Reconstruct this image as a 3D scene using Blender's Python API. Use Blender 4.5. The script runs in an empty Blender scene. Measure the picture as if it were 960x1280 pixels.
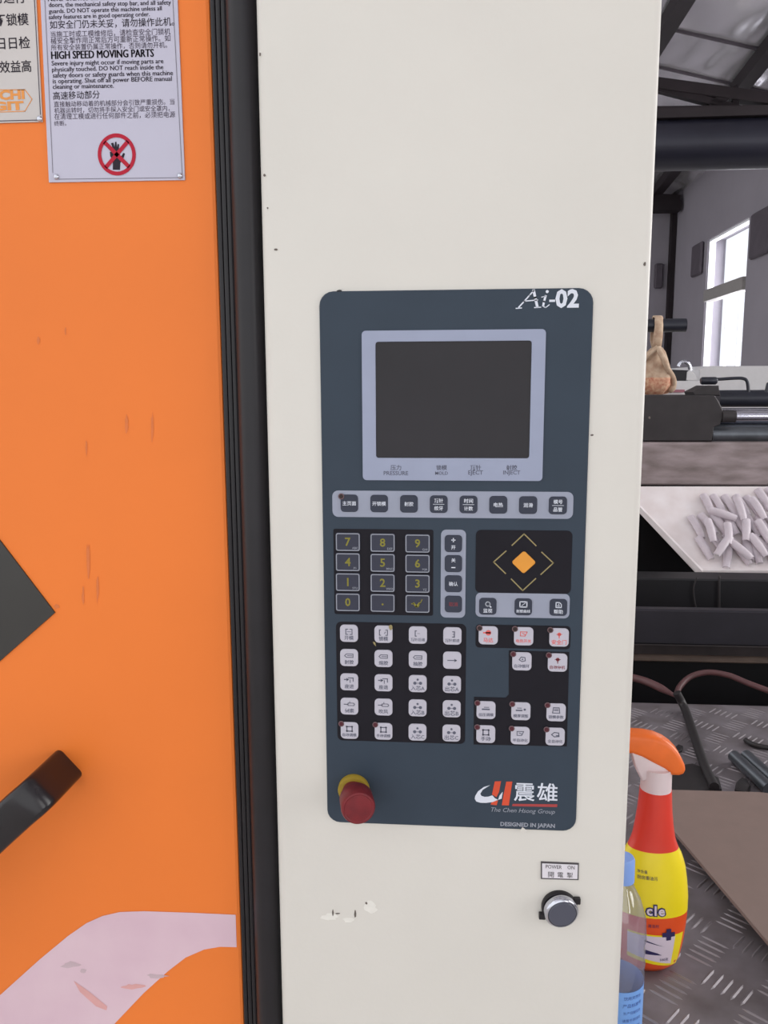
import bpy, bmesh, math, random
from mathutils import Vector, Matrix
random.seed(7)
D = bpy.data
SC = bpy.context.scene
COL = SC.collection

# ------------------------------------------------------------------ camera (solved from the panel's corners), light, exposure
CAM = Vector((0.09886295, -0.62940617, 1.50274445))
RIGHT = Vector((0.99671498, 0.08086931, -0.00440406))
DOWN = Vector((0.00804263, -0.15294203, -0.98820243))
FWD = Vector((-0.08058881, 0.98492075, -0.15309002))
FPX = 1040.0
cd = D.cameras.new('camera')
cd.sensor_fit = 'AUTO'; cd.sensor_width = 36.0; cd.lens = FPX / 1280 * 36.0
cd.clip_start = 0.02; cd.clip_end = 200
cam = D.objects.new('camera', cd); COL.objects.link(cam)
m3 = Matrix((RIGHT, -DOWN, -FWD)).transposed()
cam.matrix_world = Matrix.Translation(CAM) @ m3.to_4x4()
SC.camera = cam

w = D.worlds.new('overcast_sky'); SC.world = w; w.use_nodes = True
bg = w.node_tree.nodes['Background']
bg.inputs[0].default_value = (0.97, 0.985, 1.0, 1); bg.inputs[1].default_value = 1.47
# lamps added at the visible window and at unseen ones put in for light
WINS = [(9.68, 11.27), (5.4, 7.0), (1.1, 2.7), (-2.2, -0.6), (-5.6, -4.0)]
for a_, b_ in WINS:
    ld = D.lights.new('window_daylight', 'AREA'); ld.shape = 'RECTANGLE'; ld.size = 2.1; ld.size_y = b_ - a_ - 0.15
    ld.energy = 75 if a_ > 0 else 38; ld.color = (1.0, 0.985, 0.97)
    lo_ = D.objects.new('window_daylight', ld); COL.objects.link(lo_)
    lo_.location = (3.5 + 0.22, (a_ + b_) / 2, 2.265); lo_.rotation_euler = (0, math.radians(90), 0)
SC.view_settings.view_transform = 'Standard'; SC.view_settings.look = 'None'
SC.view_settings.exposure = 0.0; SC.view_settings.gamma = 1.0
SC.view_settings.use_curve_mapping = False

# ------------------------------------------------------------------ helpers
def ray(x, y): return RIGHT * ((x - 480) / FPX) + DOWN * ((y - 640) / FPX) + FWD
def atY(x, y, Y): d = ray(x, y); return CAM + d * ((Y - CAM.y) / d.y)
def atZ(x, y, Z): d = ray(x, y); return CAM + d * ((Z - CAM.z) / d.z)
def atX(x, y, X): d = ray(x, y); return CAM + d * ((X - CAM.x) / d.x)

def lin(c):
    out = []
    for v in c:
        v /= 255.0
        out.append(v / 12.92 if v <= 0.04045 else ((v + 0.055) / 1.055) ** 2.4)
    return out

MATS = {}
def P(name, rgb, rough=0.5, metal=0.0, var=0.05, scale=30.0, bump=0.0, spec=0.5, rgb2=None, coat=0.0, stretch=None, bscale=None, bdist=0.01):
    m = D.materials.new(name); m.use_nodes = True
    nt = m.node_tree; b = nt.nodes['Principled BSDF']
    c = lin(rgb)
    tc = nt.nodes.new('ShaderNodeTexCoord'); nz = nt.nodes.new('ShaderNodeTexNoise')
    nz.inputs['Scale'].default_value = scale; nz.inputs['Detail'].default_value = 5
    src = tc.outputs['Object']
    if stretch:
        mp = nt.nodes.new('ShaderNodeMapping'); mp.inputs['Scale'].default_value = stretch
        nt.links.new(src, mp.inputs['Vector']); src = mp.outputs['Vector']
    nt.links.new(src, nz.inputs['Vector'])
    rp = nt.nodes.new('ShaderNodeValToRGB')
    rp.color_ramp.elements[0].position = 0.3; rp.color_ramp.elements[1].position = 0.7
    if rgb2: a, e = lin(rgb2), c
    else: a, e = [v * (1 - var) for v in c], [min(1, v * (1 + var)) for v in c]
    rp.color_ramp.elements[0].color = (*a, 1); rp.color_ramp.elements[1].color = (*e, 1)
    nt.links.new(nz.outputs['Fac'], rp.inputs['Fac']); nt.links.new(rp.outputs['Color'], b.inputs['Base Color'])
    b.inputs['Roughness'].default_value = rough; b.inputs['Metallic'].default_value = metal
    b.inputs['Specular IOR Level'].default_value = spec; b.inputs['Coat Weight'].default_value = coat
    if bump:
        bp = nt.nodes.new('ShaderNodeBump'); bp.inputs['Strength'].default_value = bump; bp.inputs['Distance'].default_value = bdist
        if bscale:
            n2 = nt.nodes.new('ShaderNodeTexNoise'); n2.inputs['Scale'].default_value = bscale
            nt.links.new(src, n2.inputs['Vector']); nt.links.new(n2.outputs['Fac'], bp.inputs['Height'])
        else: nt.links.new(nz.outputs['Fac'], bp.inputs['Height'])
        nt.links.new(bp.outputs['Normal'], b.inputs['Normal'])
    MATS[name] = m
    return m

def clear_plastic(name, tint, diff, rough=0.08, k=0.12, kd=0.12):
    m = D.materials.new(name); m.use_nodes = True; nt = m.node_tree
    for n in list(nt.nodes):
        if n.type != 'OUTPUT_MATERIAL': nt.nodes.remove(n)
    out = nt.nodes[0]
    tr = nt.nodes.new('ShaderNodeBsdfTransparent'); tr.inputs[0].default_value = (*tint, 1)
    gl = nt.nodes.new('ShaderNodeBsdfGlossy'); gl.inputs['Roughness'].default_value = rough
    df = nt.nodes.new('ShaderNodeBsdfDiffuse'); df.inputs[0].default_value = (*diff, 1)
    fr = nt.nodes.new('ShaderNodeLayerWeight'); fr.inputs[0].default_value = 0.4
    pw_ = nt.nodes.new('ShaderNodeMath'); pw_.operation = 'POWER'; pw_.inputs[1].default_value = 3.0; nt.links.new(fr.outputs['Facing'], pw_.inputs[0])
    ml_ = nt.nodes.new('ShaderNodeMath'); ml_.operation = 'MULTIPLY_ADD'; ml_.inputs[1].default_value = 0.5; ml_.inputs[2].default_value = k * 0.25; nt.links.new(pw_.outputs[0], ml_.inputs[0])
    m1 = nt.nodes.new('ShaderNodeMixShader'); m1.inputs[0].default_value = kd
    m2 = nt.nodes.new('ShaderNodeMixShader')
    nt.links.new(tr.outputs[0], m1.inputs[1]); nt.links.new(df.outputs[0], m1.inputs[2])
    nt.links.new(ml_.outputs[0], m2.inputs[0]); nt.links.new(m1.outputs[0], m2.inputs[1]); nt.links.new(gl.outputs[0], m2.inputs[2])
    nt.links.new(m2.outputs[0], out.inputs[0])
    MATS[name] = m
    return m

def wpos(o):
    p = Vector((0, 0, 0))
    while o is not None:
        p = p + o.location; o = o.parent
    return p
def link(name, me, loc, parent=None):
    o = D.objects.new(name, me); COL.objects.link(o)
    o.parent = parent
    o.location = Vector(loc) - (wpos(parent) if parent else Vector((0, 0, 0)))
    return o
def tag(o, label, cat=None, group=None, kind=None):
    o['label'] = label
    if cat: o['category'] = cat
    if group: o['group'] = group
    if kind: o['kind'] = kind
    return o
def thing(name, loc, label, cat, group=None, kind=None):
    return tag(link(name, None, loc), label, cat, group, kind)
def mesh(name, V, F, mat, smooth=False):
    me = D.meshes.new(name); me.from_pydata([tuple(v) for v in V], [], [tuple(f) for f in F])
    me.materials.append(MATS[mat])
    if smooth: me.polygons.foreach_set('use_smooth', [True] * len(me.polygons))
    me.update()
    return me
def mk(name, V, F, mat, parent=None, smooth=False, fix=True, sharp=None):
    """one mesh object from world-space vertices, origin at the middle of its bounds"""
    V = [Vector(v) for v in V]
    lo = Vector([min(v[i] for v in V) for i in range(3)]); hi = Vector([max(v[i] for v in V) for i in range(3)])
    c = (lo + hi) / 2
    me = mesh(name, [v - c for v in V], F, mat, smooth)
    if fix:
        bm = bmesh.new(); bm.from_mesh(me); bmesh.ops.recalc_face_normals(bm, faces=bm.faces); bm.to_mesh(me); bm.free()
    if sharp is not None: me.set_sharp_from_angle(angle=math.radians(sharp))
    return link(name, me, c, parent)

class MB:
    def __init__(s): s.V = []; s.F = []
    def add(s, V, F):
        n = len(s.V); s.V += [Vector(v) for v in V]; s.F += [tuple(i + n for i in f) for f in F]; return s
    def build(s, name, mat, parent=None, smooth=False, sharp=None, fix=True):
        return mk(name, s.V, s.F, mat, parent, smooth, fix, sharp)

def box(x0, x1, y0, y1, z0, z1):
    V = [(x, y, z) for x in (x0, x1) for y in (y0, y1) for z in (z0, z1)]
    return V, [(0, 1, 3, 2), (4, 6, 7, 5), (0, 4, 5, 1), (2, 3, 7, 6), (0, 2, 6, 4), (1, 5, 7, 3)]
def bbox(x0, x1, y0, y1, z0, z1, b=0.004, seg=2):
    bm = bmesh.new(); V, F = box(x0, x1, y0, y1, z0, z1)
    vs = [bm.verts.new(v) for v in V]
    for f in F: bm.faces.new([vs[i] for i in f])
    bmesh.ops.recalc_face_normals(bm, faces=bm.faces)
    bmesh.ops.bevel(bm, geom=bm.edges[:], offset=b, segments=seg, affect='EDGES', profile=0.5)
    bm.verts.index_update()
    r = [v.co.copy() for v in bm.verts], [[v.index for v in f.verts] for f in bm.faces]
    bm.free(); return r
def frame_of(d):
    d = d.normalized(); u = Vector((0, 0, 1)) if abs(d.z) < 0.9 else Vector((0, 1, 0))
    a = d.cross(u).normalized(); return a, a.cross(d).normalized()
def beam(p, q, wd, ht):
    p, q = Vector(p), Vector(q); a, b = frame_of(q - p)
    V = []
    for c in (p, q):
        for s, t in ((-1, -1), (1, -1), (1, 1), (-1, 1)): V.append(c + a * s * wd / 2 + b * t * ht / 2)
    return V, [(0, 1, 2, 3), (7, 6, 5, 4), (0, 4, 5, 1), (1, 5, 6, 2), (2, 6, 7, 3), (3, 7, 4, 0)]
def tube(pts, r, n=12, cap=True):
    pts = [Vector(p) for p in pts]; V = []; F = []
    rs = r if isinstance(r, (list, tuple)) else [r] * len(pts)
    a = None
    for i, p in enumerate(pts):
        d = (pts[min(i + 1, len(pts) - 1)] - pts[max(i - 1, 0)]).normalized()
        if a is None: a, b = frame_of(d)
        else:
            a = (a - d * a.dot(d)).normalized(); b = a.cross(d).normalized()
        for k in range(n):
            t = 2 * math.pi * k / n; V.append(p + (a * math.cos(t) + b * math.sin(t)) * rs[i])
    for i in range(len(pts) - 1):
        for k in range(n): F.append((i * n + k, i * n + (k + 1) % n, (i + 1) * n + (k + 1) % n, (i + 1) * n + k))
    if cap: F += [tuple(range(n)), tuple(range((len(pts) - 1) * n, len(pts) * n))]
    return V, F
def smooth_path(pts, k=6):
    pts = [Vector(p) for p in pts]; out = []
    for i in range(len(pts) - 1):
        p0, p1, p2, p3 = pts[max(i - 1, 0)], pts[i], pts[i + 1], pts[min(i + 2, len(pts) - 1)]
        for j in range(k):
            t = j / k
            out.append(0.5 * (2 * p1 + (p2 - p0) * t + (2 * p0 - 5 * p1 + 4 * p2 - p3) * t * t + (3 * p1 - p0 - 3 * p2 + p3) * t ** 3))
    return out + [pts[-1]]
def lathe(prof, axis_o, axis_d, n=32, cap=True):
    """prof: (distance along axis, radius)"""
    o = Vector(axis_o); d = Vector(axis_d).normalized(); a, b = frame_of(d); V = []; F = []
    for h, r in prof:
        for k in range(n):
            t = 2 * math.pi * k / n; V.append(o + d * h + (a * math.cos(t) + b * math.sin(t)) * r)
    for i in range(len(prof) - 1):
        for k in range(n): F.append((i * n + k, i * n + (k + 1) % n, (i + 1) * n + (k + 1) % n, (i + 1) * n + k))
    if cap: F += [tuple(range(n)), tuple(range((len(prof) - 1) * n, len(prof) * n))]
    return V, F
def rr(wd, ht, r, n=5):
    r = min(r, wd / 2 - 1e-5, ht / 2 - 1e-5); P2 = []
    for cx, cy, a0 in ((wd / 2 - r, ht / 2 - r, 0), (-wd / 2 + r, ht / 2 - r, 90), (-wd / 2 + r, -ht / 2 + r, 180), (wd / 2 - r, -ht / 2 + r, 270)):
        for k in range(n + 1):
            t = math.radians(a0 + 90 * k / n); P2.append((cx + r * math.cos(t), cy + r * math.sin(t)))
    return P2
def plate(outline, t, y0=0.0, bev=0.0006):
    """outline (x,z) -> plate whose front is at y0-t (towards the viewer side, -Y)"""
    n = len(outline); cx = sum(p[0] for p in outline) / n; cz = sum(p[1] for p in outline) / n
    V = [(x, y0, z) for x, z in outline] + [(x, y0 - t + bev, z) for x, z in outline]
    ins = []
    for i in range(n):
        p0, p1, p2 = Vector(outline[i - 1]), Vector(outline[i]), Vector(outline[(i + 1) % n])
        d = (p2 - p0).normalized(); nn = Vector((-d.y, d.x)); ins.append(p1 + nn * bev)
    V += [(p.x, y0 - t, p.y) for p in ins]
    F = [tuple(range(n)), tuple(range(2 * n, 3 * n))]
    for L in (0, n):
        for k in range(n): F.append((L + k, L + (k + 1) % n, L + n + (k + 1) % n, L + n + k))
    return V, F

# --- print: flat artwork in a plane; built in 2-D (metres), mapped onto a surface
_tc = D.curves.new('lettering', 'FONT'); _to = D.objects.new('lettering', _tc)
_tc.resolution_u = 2
def text2d(body, bold=0.0, shear=0.0, spacing=1.0):
    _tc.body = body; _tc.offset = bold; _tc.shear = shear; _tc.size = 1.0; _tc.space_character = spacing
    me = D.meshes.new_from_object(_to)
    V = [(v.co.x, v.co.y) for v in me.vertices]; F = [tuple(p.vertices) for p in me.polygons]
    D.meshes.remove(me)
    return V, F
def bounds(V): return min(v[0] for v in V), max(v[0] for v in V), min(v[1] for v in V), max(v[1] for v in V)
def text_fit(body, cx, cy, wd=None, ht=None, **k):
    V, F = text2d(body, **k); x0, x1, y0, y1 = bounds(V)
    sx = wd / (x1 - x0) if wd else ht / (y1 - y0); sy = ht / (y1 - y0) if ht else sx
    return [(cx + (x - (x0 + x1) / 2) * sx, cy + (y - (y0 + y1) / 2) * sy) for x, y in V], F
def ribbon(pts, wd, closed=False):
    V = []; F = []; pts = [Vector(p) for p in pts]
    if closed: pts = pts + [pts[0]]
    for p, q in zip(pts, pts[1:]):
        d = (q - p).normalized(); nn = Vector((-d.y, d.x)) * wd / 2; e = d * wd * 0.35
        n = len(V); V += [p - e - nn, q + e - nn, q + e + nn, p - e + nn]; F.append((n, n + 1, n + 2, n + 3))
    return [(v.x, v.y) for v in V], F
class Art:
    def __init__(s): s.V = []; s.F = []
    def add(s, VF):
        n = len(s.V); s.V += VF[0]; s.F += [tuple(i + n for i in f) for f in VF[1]]; return s
    def poly(s, pts): return s.add((list(pts), [tuple(range(len(pts)))]))
    def disc(s, cx, cy, r, n=20): return s.poly([(cx + r * math.cos(2 * math.pi * k / n), cy + r * math.sin(2 * math.pi * k / n)) for k in range(n)])
    def put(s, name, mat, parent, Y, ox=0.0, oz=0.0):
        return mk(name, [(ox + x, Y, oz + y) for x, y in s.V], s.F, mat, parent, fix=False)

# ------------------------------------------------------------------ materials
P('column_paint', (219, 215, 208), 0.42, var=0.02, scale=9, bump=0.02, bscale=160, spec=0.4)
P('panel_grey', (54, 65, 78), 0.5, var=0.05, scale=20, spec=0.25)
P('strip_grey', (151, 156, 174), 0.45, var=0.03, scale=40)
P('bezel_grey', (153, 160, 184), 0.45, var=0.03, scale=40)
P('screen_glass', (38, 35, 40), 0.25, var=0.12, scale=12, spec=0.3)
P('pad_black', (26, 24, 32), 0.55, var=0.1, scale=30, spec=0.2)
P('key_dark', (56, 60, 74), 0.5, var=0.05, spec=0.25)
P('key_num', (58, 60, 74), 0.5, var=0.05, spec=0.25)
P('key_white', (192, 189, 201), 0.5, var=0.03, spec=0.3)
P('print_white', (218, 222, 234), 0.5, var=0.02)
P('print_outline', (152, 156, 168), 0.5, var=0.02)
P('print_yellow', (136, 130, 58), 0.6, var=0.06, spec=0.2)
P('print_gold', (150, 136, 92), 0.5, var=0.06)
P('print_ink', (96, 98, 114), 0.6, var=0.05, spec=0.2)
P('print_red', (226, 96, 92), 0.5, var=0.05)
P('print_dark_red', (128, 44, 54), 0.5, var=0.05)
P('diamond_orange', (228, 152, 50), 0.45, var=0.04)
P('led_dark', (52, 38, 38), 0.4, var=0.1, spec=0.3)
P('led_red', (84, 36, 46), 0.4, var=0.1, spec=0.3)
P('led_ring', (112, 88, 92), 0.5, var=0.1, spec=0.3)
P('logo_red', (214, 76, 44), 0.5, var=0.04)
P('logo_line', (170, 62, 62), 0.5, var=0.04)
P('stop_red', (128, 40, 46), 0.45, scale=120, rgb2=(108, 36, 42), spec=0.3)
P('stop_yellow', (160, 134, 44), 0.55, var=0.08, spec=0.3)
P('chrome', (200, 202, 212), 0.22, 1.0, var=0.02)
P('rubber_black', (28, 25, 30), 0.36, var=0.12, scale=40, spec=0.4)
P('button_face', (78, 80, 94), 0.35, var=0.04)
P('label_white', (226, 221, 228), 0.5, var=0.03)
P('label_ink', (74, 68, 72), 0.6, var=0.1)
P('orange_paint', (240, 127, 52), 0.45, var=0.03, scale=5, bump=0.015, bscale=120, spec=0.3)
P('stripe_white', (226, 198, 208), 0.45, var=0.04, scale=14, rgb2=(216, 184, 198))
P('smear_brown', (222, 118, 58), 0.6, var=0.06, scale=60)
P('smear_grey', (200, 176, 184), 0.6, var=0.08, scale=60)
P('smear_red', (220, 164, 162), 0.6, var=0.06, scale=60)
P('tinted_pane', (52, 50, 48), 0.28, var=0.1, scale=10)
P('handle_black', (30, 26, 30), 0.25, var=0.2, scale=50)
P('sign_white', (192, 189, 207), 0.42, var=0.025, scale=12)
P('sign_cream', (200, 194, 192), 0.38, var=0.04, scale=12)
P('sign_ink', (74, 66, 80), 0.6, var=0.06, spec=0.2)
P('sign_ink_dark', (44, 38, 48), 0.6, var=0.06, spec=0.2)
P('sign_red', (182, 36, 58), 0.6, var=0.04, spec=0.2)
P('sign_line', (120, 116, 128), 0.5, var=0.05)
P('sign_orange', (228, 148, 70), 0.5, var=0.05)
P('dirt', (104, 94, 88), 0.7, var=0.2, scale=200)
P('dirt_pale', (232, 229, 222), 0.6, var=0.04, scale=200)
P('steel_plate', (142, 136, 142), 0.5, 0.4, scale=14, bump=0.05, rgb2=(106, 98, 100))
P('steel_bar', (146, 140, 144), 0.42, 0.5, var=0.1, scale=60)
P('frame_black', (24, 23, 28), 0.55, 0.2, var=0.25, scale=10)
P('frame_blue', (38, 36, 44), 0.5, 0.3, var=0.2, scale=14)
P('frame_brown', (46, 38, 40), 0.6, 0.1, var=0.3, scale=20)
P('ledge_brass', (78, 64, 56), 0.6, 0.2, var=0.25, scale=20)
P('galvanised', (168, 154, 156), 0.5, 0.25, scale=9, rgb2=(118, 106, 104), bump=0.05, stretch=(1.0, 1.0, 3.5))
P('block_dark', (52, 48, 50), 0.6, 0.2, var=0.15, scale=20)
P('tie_rod', (196, 196, 208), 0.16, 1.0, var=0.03)
P('cylinder_grey', (98, 102, 108), 0.3, 0.7, var=0.15, scale=25)
P('pipe_black', (40, 42, 52), 0.35, 0.2, var=0.1)
P('chute_white', (240, 234, 236), 0.45, scale=14, rgb2=(224, 214, 214))
P('part_plastic', (206, 196, 204), 0.45, var=0.05, scale=60)
P('hose_brown', (92, 60, 62), 0.5, var=0.12, scale=60)
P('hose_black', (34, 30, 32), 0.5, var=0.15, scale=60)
P('cardboard', (128, 109, 102), 0.75, var=0.04, scale=30)
P('wood_batten', (92, 74, 60), 0.7, var=0.2, scale=20)
P('far_white', (206, 204, 206), 0.5, var=0.03)
P('far_red', (150, 92, 104), 0.5, var=0.05)
P('bag_cloth', (204, 182, 158), 0.85, scale=40, rgb2=(170, 138, 116), bump=0.3)
P('bag_red', (184, 108, 84), 0.8, scale=90, rgb2=(222, 184, 152))
P('wall_plaster', (132, 127, 135), 0.85, var=0.05, scale=2.0)
P('wall_corbel', (74, 67, 75), 0.8, var=0.1, scale=8)  # recess shade as a colour for the niches; also dark roof sheet joints
P('beam_brown', (32, 25, 29), 0.65, 0.1, var=0.15, scale=8, spec=0.3)
P('roof_metal', (238, 236, 240), 0.2, 0.75, var=0.14, scale=2.2, bump=1.0, stretch=(1, 0.35, 1), bscale=1.4, bdist=0.22)
P('window_frame', (236, 236, 240), 0.5, var=0.03)
P('transom_grey', (136, 132, 130), 0.6, var=0.05)
P('concrete', (204, 200, 195), 0.8, var=0.08, scale=3)
P('girder_blue', (34, 34, 46), 0.36, 0.3, var=0.12, scale=6)
P('sprayer_orange', (240, 112, 36), 0.38, var=0.06, scale=50)
P('sprayer_white', (226, 208, 210), 0.3, var=0.03)
P('sleeve_red', (226, 62, 46), 0.3, var=0.03)
P('sleeve_yellow', (246, 222, 30), 0.3, var=0.02)
P('sleeve_orange', (232, 84, 34), 0.3, var=0.04)
P('sleeve_white', (222, 206, 216), 0.4, var=0.03)
P('sleeve_navy', (48, 40, 88), 0.4, var=0.05)
P('cap_blue', (132, 166, 232), 0.35, var=0.03)
P('bottle_label', (122, 170, 236), 0.35, var=0.04, scale=30)
P('bottle_label_ink', (74, 104, 172), 0.5, var=0.04)
clear_plastic('pane_glass', (0.96, 0.97, 1.0), (0.6, 0.6, 0.62), 0.02, 0.08, 0.02)
clear_plastic('bottle_clear', (0.88, 0.90, 0.96), (0.55, 0.57, 0.70), 0.07, 0.5, 0.16)

# ------------------------------------------------------------------ the setting: a shed, open behind the viewer
WX = 3.5; WT = 0.24; YB = 13.05; EZ = 4.32; SL = 0.25; RX = -3.5; YF = -7.0
tag(mk('floor', *box(-7, WX + WT, -7, YB + 0.2, -0.1, 0.0), 'concrete'), 'grey concrete floor of the workshop under the machines', kind='structure')
tag(mk('wall_back', *box(-7, WX + WT, YB, YB + 0.2, 0.0, 6.3), 'wall_plaster'), 'pale plaster end wall far behind the control column', kind='structure')
WZ0, WZ1 = 1.15, 3.38
mb = MB(); ys = sorted([YF] + [v for a in WINS for v in a] + [YB])
mb.add(*box(WX, WX + WT, YF, YB, 0, WZ0)); mb.add(*box(WX, WX + WT, YF, YB, WZ1, EZ))
for a, b in zip(ys[0::2], ys[1::2]): mb.add(*box(WX, WX + WT, a, b, WZ0, WZ1))
tag(mb.build('wall_right', 'wall_plaster'), 'long grey plaster side wall with the tall bright window', kind='structure')
def zr(x): return EZ + SL * (WX - x)
V = [(x, y, zr(x) + t) for x in (WX + 0.3, RX) for y in (YF, YB + 0.2) for t in (0, 0.06)]
tag(mk('ceiling', V, box(0, 1, 0, 1, 0, 1)[1], 'roof_metal'), 'grey sheet metal roof sloping up above the dark beams', kind='structure')
tz = atX(930, 354, WX).z
for i, (a, b) in enumerate(WINS[:1]):
    wd = thing('window_%d' % (i + 1), (WX + 0.12, (a + b) / 2, WZ0), 'tall overexposed window with a grey cross bar in the side wall', None, kind='structure')
    x0, x1 = WX + 0.02, WX + 0.10; fw = 0.03
    mb = MB()
    mb.add(*box(x0, x1, a, a + fw, WZ0, WZ1)); mb.add(*box(x0, x1, b - fw, b, WZ0, WZ1))
    mb.add(*box(x0, x1, a + fw, b - fw, WZ0, WZ0 + fw)); mb.add(*box(x0, x1, a + fw, b - fw, WZ1 - fw, WZ1))
    mb.build('window_frame', 'window_frame', wd)
    mk('transom', *box(WX - 0.03, x1, a + fw, b - fw, tz - 0.075, tz + 0.075), 'transom_grey', wd)
    mid = (a + b) / 2
    for q in (mid, mid - 0.48): mk('mullion', *box(x0 + 0.02, x1 - 0.02, q - 0.008, q + 0.008, WZ0 + fw, tz - 0.09), 'window_frame', wd)
    mk('pane', *box(x0 + 0.035, x0 + 0.041, a + fw, b - fw, tz + 0.09, WZ1 - fw), 'pane_glass', wd)
    for q0, q1 in ((a + fw, mid - 0.492), (mid - 0.468, mid - 0.012), (mid + 0.012, b - fw)):
        mk('pane', *box(x0 + 0.035, x0 + 0.041, q0, q1, WZ0 + fw, tz - 0.09), 'pane_glass', wd)
# wall niches: dark raised boxes, the recess shade put into their colour
def niche_shade_box(p0, p1, on_back, label):
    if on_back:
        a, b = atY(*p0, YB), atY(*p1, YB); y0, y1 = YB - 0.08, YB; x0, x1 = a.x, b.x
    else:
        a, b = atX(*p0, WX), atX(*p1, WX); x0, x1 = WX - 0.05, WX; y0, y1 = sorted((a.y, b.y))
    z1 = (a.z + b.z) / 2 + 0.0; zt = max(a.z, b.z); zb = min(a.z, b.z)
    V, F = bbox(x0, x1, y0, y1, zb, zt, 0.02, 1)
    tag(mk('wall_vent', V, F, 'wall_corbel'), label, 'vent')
niche_shade_box((869, 308), (879, 342), False, 'small dark vent box on the side wall left of the bright window')
niche_shade_box((944, 268), (963, 316), False, 'large dark vent box on the side wall right of the bright window')
niche_shade_box((818, 330), (827, 361), True, 'narrow dark vent box on the far end wall beside the corner post')
c0 = atY(838, 260, YB); c1 = atY(846, 260, YB)
tag(mk('corner_post', *box(c0.x, min(c1.x, WX - 0.01), YB - 0.15, YB - 0.005, 0, 4.4), 'beam_brown'), 'thin dark steel post standing in the far room corner', 'post')
# eave beams in the far corner
def roofpt(x, y, off=0.0):
    d = ray(x, y); # (CAM + d t): z = EZ + SL (WX - x) - off
    t = (EZ - off + SL * (WX - CAM.x) - CAM.z) / (d.z + SL * d.x); return CAM + d * t
def steel(name, p, q, wd, ht, label, cat, mat='beam_brown'): return tag(mk(name, *beam(p, q, wd, ht), mat), label, cat)
yq = YB - 0.4
steel('eave_beam', atY(790, 246, yq), atY(849, 250, yq), 0.12, 0.12, 'upper thin dark eave beam at the far end wall', 'beam')
steel('eave_beam', atY(790, 259, yq), atY(849, 258, yq), 0.2, 0.16, 'lower thicker dark eave beam on the corner post', 'beam')
# roof steelwork
def along(p, q):
    d = (q - p).normalized(); a = [((RX + .1 if d.x < 0 else WX - .05) - p.x) / d.x, (YB - .1 - p.y) / d.y if d.y > 0 else (YF + .1 - p.y) / d.y]; b = [((RX + .1 if d.x > 0 else WX - .05) - p.x) / d.x, (YF + .1 - p.y) / d.y if d.y > 0 else (YB - .1 - p.y) / d.y]
    return p + d * min(a), p + d * max(b)
steel('roof_rafter', *along(roofpt(803, 84, .1), roofpt(874, -34, .1)), 0.14, 0.12, 'wide dark purlin under the roof next to the cream column top', 'purlin')
steel('roof_rafter', *along(roofpt(908, 130, .1), roofpt(1000, 14, .1)), 0.13, 0.13, 'dark diagonal purlin under the roof at the right', 'purlin')
ya = 7.0
def lpx(p, q, X): return p + (q - p) * ((X - p.x) / (q.x - p.x))
truss = thing('roof_truss', atY(900, 130, ya), 'dark lattice truss crossing below the sheet metal roof', 'truss')
mk('top_chord', *beam(lpx(atY(740, 95, ya), atY(1010, 132, ya), -3.0), lpx(atY(740, 95, ya), atY(1010, 132, ya), WX), 0.12, 0.085), 'beam_brown', truss)
mk('bottom_chord', *beam(lpx(atY(740, 141, ya), atY(1010, 138, ya), -3.0), lpx(atY(740, 141, ya), atY(1010, 138, ya), WX), 0.12, 0.06), 'beam_brown', truss)
mk('brace', *beam(atY(800, 105, ya), atY(926, 138, ya), 0.07, 0.055), 'beam_brown', truss)
mk('strut', *beam(atY(919, 122, ya), atY(919, 137, ya), 0.05, 0.045), 'beam_brown', truss)
mk('brace', *beam(atY(886, 134, ya), atY(922, 112, ya), 0.07, 0.07), 'beam_brown', truss)
for k, (p, q) in enumerate((((780, 86), (900, 100)), ((780, 30), (905, 50)))):
    yy_ = roofpt(*q).y; pa, pb = Vector((RX + 0.1, yy_, zr(RX + 0.1) - .012)), Vector((WX - 0.05, yy_, zr(WX - 0.05) - .012))
    steel('roof_seam', pa, pb, 0.03, 0.02, ['thin dark sheet joint under the roof close above the truss', 'faint dark sheet joint high on the roof underside'][k], 'seam', 'wall_corbel')
# overhead girder
yg = 3.0
g0 = atY(850, 150, yg); g1 = atY(850, 213, yg); gr = (g0.z - g1.z) / 2; gz = (g0.z + g1.z) / 2
gd = thing('crane_girder', (1.6, yg, g1.z), 'thick blue-black overhead girder crossing in front of the roof', 'girder')
MB().add(*tube([(-0.9, yg, gz), (WX, yg, gz)], gr, 28)).build('tube_girder', 'girder_blue', gd, True, 40)
zt = atY(850, 137, yg - 0.05).z
mk('top_flange', *box(-0.9, WX, yg - 0.07, yg + 0.07, gz + gr * 0.9, zt), 'beam_brown', gd)

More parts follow.
